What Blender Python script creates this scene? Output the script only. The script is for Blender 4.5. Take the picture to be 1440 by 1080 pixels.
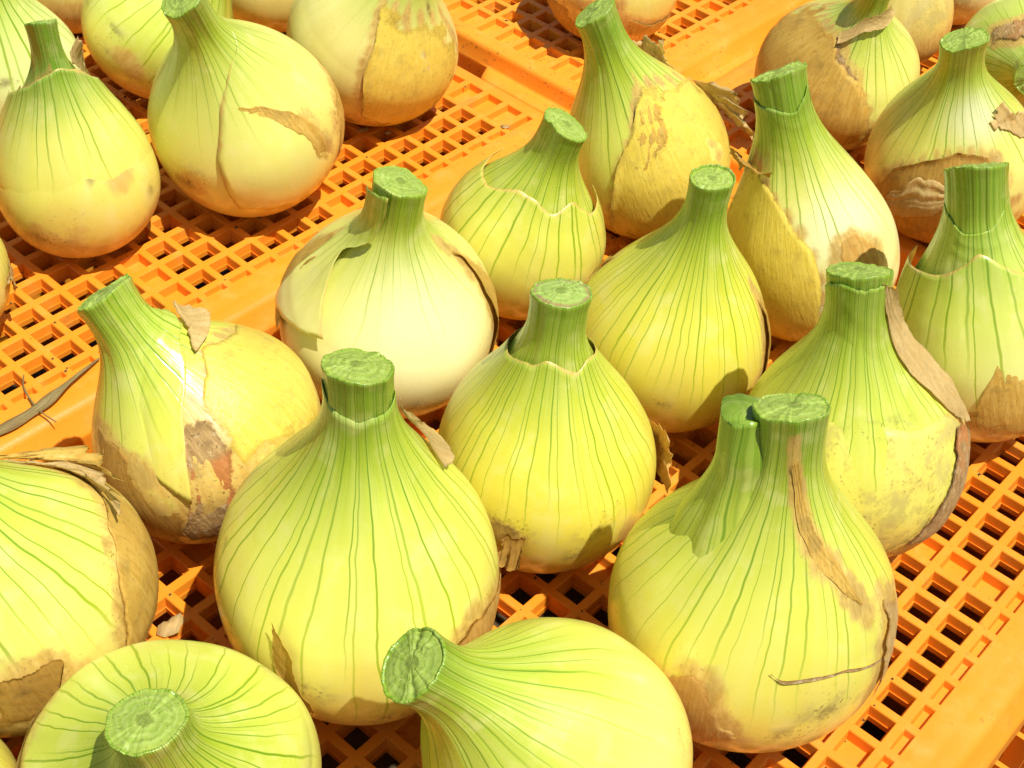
import bpy, math, random
import numpy as np
from mathutils import Matrix, Vector

# ------------------------------------------------------------------ clear
for o in list(bpy.data.objects):
    bpy.data.objects.remove(o)
scene = bpy.context.scene
col = scene.collection
ZS = 0.295                      # height of the plane of the crate floors above the ground

# ------------------------------------------------------------------ camera
cam_d = bpy.data.cameras.new('camera')
cam = bpy.data.objects.new('camera', cam_d)
col.objects.link(cam)
scene.camera = cam
cam_d.sensor_fit = 'HORIZONTAL'
cam_d.sensor_width = 36.0
cam_d.lens = 2042.74 / 1440 * 36.0
cam_d.clip_start = 0.02
cam_d.clip_end = 200
cam.matrix_world = (Matrix.Translation((0, 0, 0.456385 + ZS)) @ Matrix.Rotation(math.radians(46.58472), 4, 'X')
                    @ Matrix.Rotation(math.radians(5.15787), 4, 'Z'))

# ------------------------------------------------------------------ light
SUN = Vector((0.31, -0.22, 0.925)).normalized()      # direction towards the sun
world = bpy.data.worlds.new('World')
scene.world = world
world.use_nodes = True
wn = world.node_tree
bg = wn.nodes['Background']
sky = wn.nodes.new('ShaderNodeTexSky')
sky.sky_type = 'NISHITA'
sky.sun_disc = False
sky.sun_elevation = math.asin(SUN.z)
sky.sun_rotation = math.atan2(SUN.x, SUN.y)
sky.air_density = 1.0
sky.dust_density = 2.0
sky.ozone_density = 1.0
wn.links.new(sky.outputs[0], bg.inputs[0])
bg.inputs[1].default_value = 0.06
sun_d = bpy.data.lights.new('sun', 'SUN')
sun_d.energy = 4.0
sun_d.angle = math.radians(0.53)
sun_d.color = (1.0, 0.965, 0.90)
sun = bpy.data.objects.new('sun', sun_d)
sun.rotation_euler = SUN.to_track_quat('Z', 'Y').to_euler()
sun.location = (0.5, 0.3, 2.0)
col.objects.link(sun)
scene.cycles.max_bounces = 6
scene.cycles.diffuse_bounces = 3
scene.cycles.glossy_bounces = 2
scene.view_settings.view_transform = 'Standard'
scene.view_settings.look = 'None'
scene.view_settings.gamma = 1.0
scene.view_settings.use_curve_mapping = False
scene.view_settings.exposure = 0.32

# ------------------------------------------------------------------ helpers
def link(o, parent=None):
    col.objects.link(o)
    if parent is not None:
        o.parent = parent
    return o

def mesh_obj(name, verts, faces, mat=None, parent=None, smooth=True, uvs=None, mask=None):
    me = bpy.data.meshes.new(name)
    me.from_pydata([tuple(map(float, v)) for v in verts], [], [tuple(map(int, q)) for q in faces])
    if smooth:
        me.polygons.foreach_set('use_smooth', [True] * len(me.polygons))
    if uvs is not None:
        lay = me.uv_layers.new(name='UVMap')
        lay.data.foreach_set('uv', np.asarray(uvs, np.float32).ravel())
    if mask is not None:
        at = me.attributes.new('mask', 'FLOAT_COLOR', 'POINT')
        at.data.foreach_set('color', np.asarray(mask, np.float32).ravel())
    if mat is not None:
        me.materials.append(mat)
    me.update()
    return link(bpy.data.objects.new(name, me), parent)

def empty(name, loc, label, cat, group=None):
    o = bpy.data.objects.new(name, None)
    o.empty_display_size = 0.03
    o.location = loc
    o['label'] = label
    o['category'] = cat
    if group:
        o['group'] = group
    return link(o)

class NT:
    """short-hand for building node trees"""
    def __init__(self, name):
        self.m = bpy.data.materials.new(name)
        self.m.use_nodes = True
        self.t = self.m.node_tree
        self.t.nodes.clear()
        self.out = self.t.nodes.new('ShaderNodeOutputMaterial')
    def n(self, typ, **kw):
        nd = self.t.nodes.new(typ)
        for k, v in kw.items():
            setattr(nd, k, v)
        return nd
    def set(self, sock, v):
        if hasattr(v, 'is_output') or isinstance(v, bpy.types.NodeSocket):
            self.t.links.new(v, sock)
        else:
            sock.default_value = v
    def math(self, op, a, b=0.0, c=0.0, clamp=False):
        nd = self.n('ShaderNodeMath', operation=op, use_clamp=clamp)
        self.set(nd.inputs[0], a); self.set(nd.inputs[1], b); self.set(nd.inputs[2], c)
        return nd.outputs[0]
    def rng(self, v, a, b, c=0.0, d=1.0, smooth=True):
        nd = self.n('ShaderNodeMapRange')
        nd.interpolation_type = 'SMOOTHSTEP' if smooth else 'LINEAR'
        nd.clamp = True
        for i, x in enumerate((v, a, b, c, d)):
            self.set(nd.inputs[i], x)
        return nd.outputs[0]
    def mix(self, f, a, b, blend='MIX'):
        nd = self.n('ShaderNodeMix', data_type='RGBA', blend_type=blend)
        nd.clamp_factor = True
        self.set(nd.inputs[0], f)
        self.set(nd.inputs[6], a if not isinstance(a, tuple) else (*a, 1.0)[:4])
        self.set(nd.inputs[7], b if not isinstance(b, tuple) else (*b, 1.0)[:4])
        return nd.outputs[2]
    def noise(self, vec=None, scale=5.0, detail=3.0, rough=0.55, w=None, dim='3D'):
        nd = self.n('ShaderNodeTexNoise', noise_dimensions=dim)
        if vec is not None:
            self.set(nd.inputs['Vector'], vec)
        if w is not None:
            self.set(nd.inputs['W'], w)
        self.set(nd.inputs['Scale'], scale); self.set(nd.inputs['Detail'], detail); self.set(nd.inputs['Roughness'], rough)
        return nd.outputs[0]
    def ramp(self, f, stops):
        nd = self.n('ShaderNodeValToRGB')
        cr = nd.color_ramp
        cr.interpolation = 'EASE' if len(stops) < 3 else 'LINEAR'
        while len(cr.elements) < len(stops):
            cr.elements.new(0.5)
        for e, (p, c) in zip(cr.elements, stops):
            e.position = p
            e.color = (*c, 1.0)
        self.set(nd.inputs[0], f)
        return nd.outputs[0]
    def vec(self, x, y, z):
        nd = self.n('ShaderNodeCombineXYZ')
        self.set(nd.inputs[0], x); self.set(nd.inputs[1], y); self.set(nd.inputs[2], z)
        return nd.outputs[0]
    def bump(self, h, strength=0.5, dist=0.001, nrm=None):
        nd = self.n('ShaderNodeBump')
        self.set(nd.inputs['Height'], h)
        nd.inputs['Strength'].default_value = strength
        nd.inputs['Distance'].default_value = dist
        if nrm is not None:
            self.set(nd.inputs['Normal'], nrm)
        return nd.outputs[0]
    def bsdf(self, color, rough=0.4, spec=0.5, nrm=None, sss=0.0, radius=(0.004, 0.003, 0.001)):
        b = self.n('ShaderNodeBsdfPrincipled')
        self.set(b.inputs['Base Color'], color if not isinstance(color, tuple) else (*color, 1.0)[:4])
        self.set(b.inputs['Roughness'], rough)
        self.set(b.inputs['Specular IOR Level'], spec)
        if sss > 0:
            b.inputs['Subsurface Weight'].default_value = sss
            b.inputs['Subsurface Radius'].default_value = radius
            b.inputs['Subsurface Scale'].default_value = 1.0
        if nrm is not None:
            self.set(b.inputs['Normal'], nrm)
        return b.outputs[0]
    def done(self, sh):
        self.t.links.new(sh, self.out.inputs[0])
        return self.m

# ------------------------------------------------------------------ materials: the setting
def mat_plastic():
    k = NT('orange_plastic')
    geo = k.n('ShaderNodeTexCoord').outputs['Object']
    n1 = k.noise(geo, 9.0, 4.0)
    n2 = k.noise(geo, 70.0, 4.0, .65)
    n3 = k.noise(geo, 420.0, 2.0, .6)
    c = k.mix(k.rng(n1, .3, .75), (0.88, 0.285, 0.014), (0.91, 0.35, 0.026))
    c = k.mix(k.math('MULTIPLY', k.rng(n2, .5, .78), .4), c, (0.88, 0.42, 0.09))      # dusty bloom
    c = k.mix(k.math('MULTIPLY', k.rng(n3, .62, .70), k.rng(n1, .42, .62, .1, .8)), c, (0.26, 0.11, 0.03))
    n4 = k.noise(geo, 34.0, 5.0, .7)
    c = k.mix(k.rng(n4, .60, .72, 0, .45), c, (0.50, 0.22, 0.05))   # specks of soil
    rough = k.rng(n2, .3, .7, .36, .56)
    nrm = k.bump(k.math('ADD', k.math('MULTIPLY', n2, .6), k.math('MULTIPLY', n3, .4)), .25, .0006)
    return k.done(k.bsdf(c, rough, .45, nrm))

def mat_ground():
    k = NT('ground_soil')
    geo = k.n('ShaderNodeTexCoord').outputs['Object']
    n1 = k.noise(geo, 12.0, 6.0, .6)
    n2 = k.noise(geo, 160.0, 5.0, .65)
    c = k.mix(k.rng(n1, .3, .7), (0.075, 0.05, 0.022), (0.13, 0.09, 0.04))
    c = k.mix(k.rng(n2, .4, .7, 0, .5), c, (0.17, 0.125, 0.07))
    return k.done(k.bsdf(c, .9, .2, k.bump(n2, .7, .003)))

PLASTIC = mat_plastic()
SOIL = mat_ground()

# ------------------------------------------------------------------ the ground
def build_ground():
    g = 60
    xs = np.linspace(-6, 6, g)
    vs = [(x, y, 0.004 * math.sin(x * 7.3 + y * 3.1) * math.sin(y * 5.7 - x) - .004) for y in xs + .5 for x in xs]
    fs = [(j * g + i, j * g + i + 1, (j + 1) * g + i + 1, (j + 1) * g + i) for j in range(g - 1) for i in range(g - 1)]
    o = mesh_obj('ground', vs, fs, SOIL)
    o['kind'] = 'structure'
build_ground()

# ------------------------------------------------------------------ the crates
PITCH = 0.015
RIB = 0.005                      # ribs stand this high above the perforated floor
NCOL, NROW = 29, 19              # holes along and across
SOLID = {7, 14, 21}              # columns without holes

def crate_meshes():
    P = PITCH
    ribs_v, ribs_f, fl_v, fl_f = [], [], [], []
    def quadring(V, F, a, b):
        """faces between two rectangles a and b = (x0, x1, y0, y1, z), a outside"""
        base = len(V)
        for q in (a, b):
            x0, x1, y0, y1, z = q
            V += [(x0, y0, z), (x1, y0, z), (x1, y1, z), (x0, y1, z)]
        for i in range(4):
            j = (i + 1) % 4
            F.append((base + i, base + j, base + 4 + j, base + 4 + i))
    # column / row bands in cells from the centre: (lo, hi, open_lo, open_hi, kind)
    def bands(n, end):
        h = (n - 1) / 2
        out = []
        lo_cell, hi_cell = end
        out.append((-h - hi_cell[1], -h - .5, -h - hi_cell[0] + 0, -h - .61, 'end'))
        for i in range(n):
            c = i - h
            out.append((c - .5, c + .5, c - .39, c + .39, i))
        out.append((h + .5, h + hi_cell[1], h + .61, h + hi_cell[0], 'end'))
        return out
    cols = bands(NCOL, (None, (1.87, 2.08)))
    rows = bands(NROW, (None, (.93, 1.08)))
    for cx in cols:
        for cy in rows:
            x0, x1, ox0, ox1, kx = cx
            y0, y1, oy0, oy1, ky = cy
            end = kx == 'end' or ky == 'end'
            fz = 0.0 if not (ky == 'end') else .0018
            if kx == 'end':
                fz = .0009
            dr = .028
            o = (x0 * P, x1 * P, y0 * P, y1 * P, RIB)
            t = (ox0 * P, ox1 * P, oy0 * P, oy1 * P, RIB)
            t2 = ((ox0 + .022) * P, (ox1 - .022) * P, (oy0 + .022) * P, (oy1 - .022) * P, RIB - .0004)
            b = ((ox0 + .022 + dr) * P, (ox1 - .022 - dr) * P, (oy0 + .022 + dr) * P, (oy1 - .022 - dr) * P, fz + .0004)
            b2 = ((ox0 + .03 + dr) * P, (ox1 - .03 - dr) * P, (oy0 + .03 + dr) * P, (oy1 - .03 - dr) * P, fz)
            quadring(ribs_v, ribs_f, o, t); quadring(ribs_v, ribs_f, t, t2)
            quadring(ribs_v, ribs_f, t2, b)
            quadring(fl_v, fl_f, b, b2)
            if end or kx in SOLID:
                base = len(fl_v)
                fl_v += [(b2[0], b2[2], fz), (b2[1], b2[2], fz), (b2[1], b2[3], fz), (b2[0], b2[3], fz)]
                fl_f.append((base, base + 1, base + 2, base + 3))
            else:
                cxm, cym = (ox0 + ox1) / 2, (oy0 + oy1) / 2
                def sq(s, z):
                    return ((cxm - s) * P, (cxm + s) * P, (cym - s) * P, (cym + s) * P, z)
                quadring(fl_v, fl_f, b2, sq(.322, fz))
                quadring(fl_v, fl_f, sq(.322, fz), sq(.314, fz + .0004))
                quadring(fl_v, fl_f, sq(.314, fz + .0004), sq(.300, fz + .0004))
                quadring(fl_v, fl_f, sq(.300, fz + .0004), sq(.296, -.0022))
    # border, flange and walls: a loft of rounded rectangles
    HL = (NCOL - 1) / 2
    HW = (NROW - 1) / 2
    #      end offset, side offset, z, corner radius (cells / metres / cells)
    rings = [(2.08, 1.08, RIB, .02), (2.12, 1.42, RIB, .3), (2.20, 1.50, RIB - .0004, .5), (2.30, 1.62, RIB - .0004, .6),
             (2.42, 1.95, RIB - .0007, .8), (2.50, 2.10, RIB - .0016, .9), (2.54, 2.20, RIB - .0035, .9), (2.60, 2.50, -.0060, 1.0),
             (2.64, 2.58, -.0070, 1.05), (2.72, 2.68, -.0074, 1.1),
             (3.28, 3.10, -.0076, 1.3), (3.36, 3.17, -.0082, 1.35), (3.39, 3.19, -.0095, 1.35), (3.38, 3.18, -.0190, 1.35), (3.30, 3.10, -.0195, 1.3),
             (2.62, 2.55, -.0195, 1.0), (2.60, 2.50, -.024, 1.0)]
    NS, NC = 64, 6
    def ring(eo, so, z, cr, zi):
        hx, hy = (HL + eo) * P, (HW + so) * P
        r = cr * P
        pts = []
        def side(a, b, n):
            return [(a[0] + (b[0] - a[0]) * i / n, a[1] + (b[1] - a[1]) * i / n) for i in range(n)]
        cs = [(hx - r, -hy + r, -90), (hx - r, hy - r, 0), (-hx + r, hy - r, 90), (-hx + r, -hy + r, 180)]
        for q, (cx, cy, a0) in enumerate(cs):
            arc = [(cx + r * math.cos(math.radians(a0 + 90 * i / NC)), cy + r * math.sin(math.radians(a0 + 90 * i / NC))) for i in range(NC + 1)]
            pts += arc[:-1]
            nx = cs[(q + 1) % 4]
            nxt = (nx[0] + r * math.cos(math.radians(nx[2])), nx[1] + r * math.sin(math.radians(nx[2])))
            pts += side(arc[-1], nxt, NS)
        out = []
        for (x, y) in pts:
            # hand-hold notch: the flange is cut away along the middle of both ends
            lim = 5.2 * P
            if abs(x) > (HL + 2.65) * P and abs(y) < lim and zi >= 9:
                x = math.copysign((HL + 2.645 + .004 * (zi - 9)) * P, x)
            if abs(y) > (HW + 2.60) * P and abs(x) < 7.5 * P and zi >= 9:
                y = math.copysign((HW + 2.585 + .004 * (zi - 9)) * P, y)
            out.append((x, y, z))
        return out
    fr_v, fr_f = [], []
    n = None
    for zi, (eo, so, z, cr) in enumerate(rings):
        rp = ring(eo, so, z, cr, zi)
        n = len(rp)
        fr_v += rp
    for k in range(len(rings) - 1):
        for i in range(n):
            j = (i + 1) % n
            fr_f.append((k * n + i, k * n + j, (k + 1) * n + j, (k + 1) * n + i))
    walls = []
    zt, zb = -.0235, -ZS + .002
    for s in (0, 1, 2, 3):
        v, fc = [], []
        def box(x0, x1, y0, y1, z0, z1):
            b = len(v)
            v.extend([(x0, y0, z0), (x1, y0, z0), (x1, y1, z0), (x0, y1, z0), (x0, y0, z1), (x1, y0, z1), (x1, y1, z1), (x0, y1, z1)])
            fc.extend([(b, b + 3, b + 2, b + 1), (b + 4, b + 5, b + 6, b + 7), (b, b + 1, b + 5, b + 4), (b + 1, b + 2, b + 6, b + 5), (b + 2, b + 3, b + 7, b + 6), (b + 3, b, b + 4, b + 7)])
        X, Y = (HL + 2.60) * P, (HW + 2.50) * P
        th = .003
        if s < 2:
            sg = 1 if s == 0 else -1
            a, b_ = sorted((sg * (X - th), sg * X))
            box(a, b_, -Y + th + .0002, Y - th - .0002, zb, zt)
            for i in range(-8, 9):
                a, b_ = sorted((sg * (X + .0002), sg * (X + .008)))
                box(a, b_, i * .018 - .0012, i * .018 + .0012, zb + .02, zt)
        else:
            sg = 1 if s == 2 else -1
            a, b_ = sorted((sg * (Y - th), sg * Y))
            box(-X, X, a, b_, zb, zt)
            for i in range(-13, 14):
                a, b_ = sorted((sg * (Y + .0002), sg * (Y + .008)))
                box(i * .018 - .0012, i * .018 + .0012, a, b_, zb + .02, zt)
        walls.append((v, fc))
    return (ribs_v, ribs_f), (fl_v, fl_f), (fr_v, fr_f), walls

CRATE_PARTS = None
def make_crate(centre, ang, label):
    global CRATE_PARTS
    root = empty('plastic_crate', (centre[0], centre[1], 0.0), label, 'crate', 'upturned orange crates')
    root.rotation_euler = (0, 0, ang)
    if CRATE_PARTS is None:
        rb, fl, fr, walls = crate_meshes()
        CRATE_PARTS = []
        for nm, (v, fc), sm in (('rib_lattice', rb, False), ('perforated_floor', fl, False), ('border_flange', fr, True)):
            CRATE_PARTS.append(mesh_obj(nm, [(a, b, c + ZS) for a, b, c in v], fc, PLASTIC, root, smooth=sm))
        for v, fc in walls:
            CRATE_PARTS.append(mesh_obj('side_wall', [(a, b, c + ZS) for a, b, c in v], fc, PLASTIC, root, smooth=False))
    else:
        for p in CRATE_PARTS:
            c = p.copy()
            c.parent = root
            col.objects.link(c)
    return root

def lattice(origin, th, a, b):
    ea = (math.cos(th), math.sin(th)); eb = (math.sin(th), -math.cos(th))
    return (origin[0] + PITCH * (a * ea[0] + b * eb[0]), origin[1] + PITCH * (a * ea[1] + b * eb[1]))
TA, TD, TB = math.radians(50.6945), math.radians(50.6945 + 1.28697), math.radians(50.6945 + .32505)
OA, OD, OB = (-0.22617534, 0.51277096), (0.20472704, 0.43770625), (0.00367057, 0.78680633)
make_crate(lattice(OA, TA, 3, -6), TA, 'orange crate with the row of onions against a bare grid strip')
make_crate(lattice(OB, TB, 14, -6), TB, 'orange crate behind, holding one brown onion')
make_crate(lattice(OD, TD, -10, -7), TD, 'orange crate carrying the crowded large onions')
make_crate(lattice(OD, TD, -10 + 34.9, -7.15), TD - .004, 'orange crate under the far cluster of onions')

# ------------------------------------------------------------------ the onions
# an onion's surface as a function of the angle round its axis and the height along it
def sstep(a, b, x):
    t = np.clip((x - a) / (b - a), 0, 1)
    return t * t * (3 - 2 * t)
def prof_r(z, L, rn, p, cone):
    """radius of an onion (in bulb radii) at height z above its equator; cone = where the neck starts, p = fullness of the shoulder"""
    z = np.asarray(z, float)
    lo = np.sqrt(np.clip(1 - (np.clip(-z, 0, .9) / .9) ** 2.3, 0, 1))
    t = np.clip(z / (cone * L), 0, 1)
    up = rn + (1 - rn) * (1 - t ** p) ** 2.6
    r = np.where(z < 0, lo, up)
    return r * (1 + .04 * sstep(L - .12, L, z))
def surf(o, u, z):
    """local point(s) of onion o at angle u and height z (bulb radii), in metres"""
    u = np.asarray(u, float); z = np.asarray(z, float)
    L, rn = o['L'], o['rn']
    r = prof_r(z, L, rn, o['p'], o['cone'])
    a = o['lobe']
    r = r * (1 + a[0] * np.cos(2 * u + a[1]) + a[2] * np.cos(3 * u + a[3]) + a[4] * np.cos(5 * u + a[5] + z) * sstep(-.8, .3, z))
    zz = z + (o['cut'][0] * np.cos(u) + o['cut'][1] * np.sin(u)) * sstep(L - .45, L, z) * rn
    t = np.clip((z - .35) / (L - .35), 0, 1.2)
    bx, by = o['bend']
    w = 4 * t * (1 - np.clip(t, 0, 1))
    return o['R'] * np.stack([r * np.cos(u) + bx * w, r * np.sin(u) + by * w, zz], -1)

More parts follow.
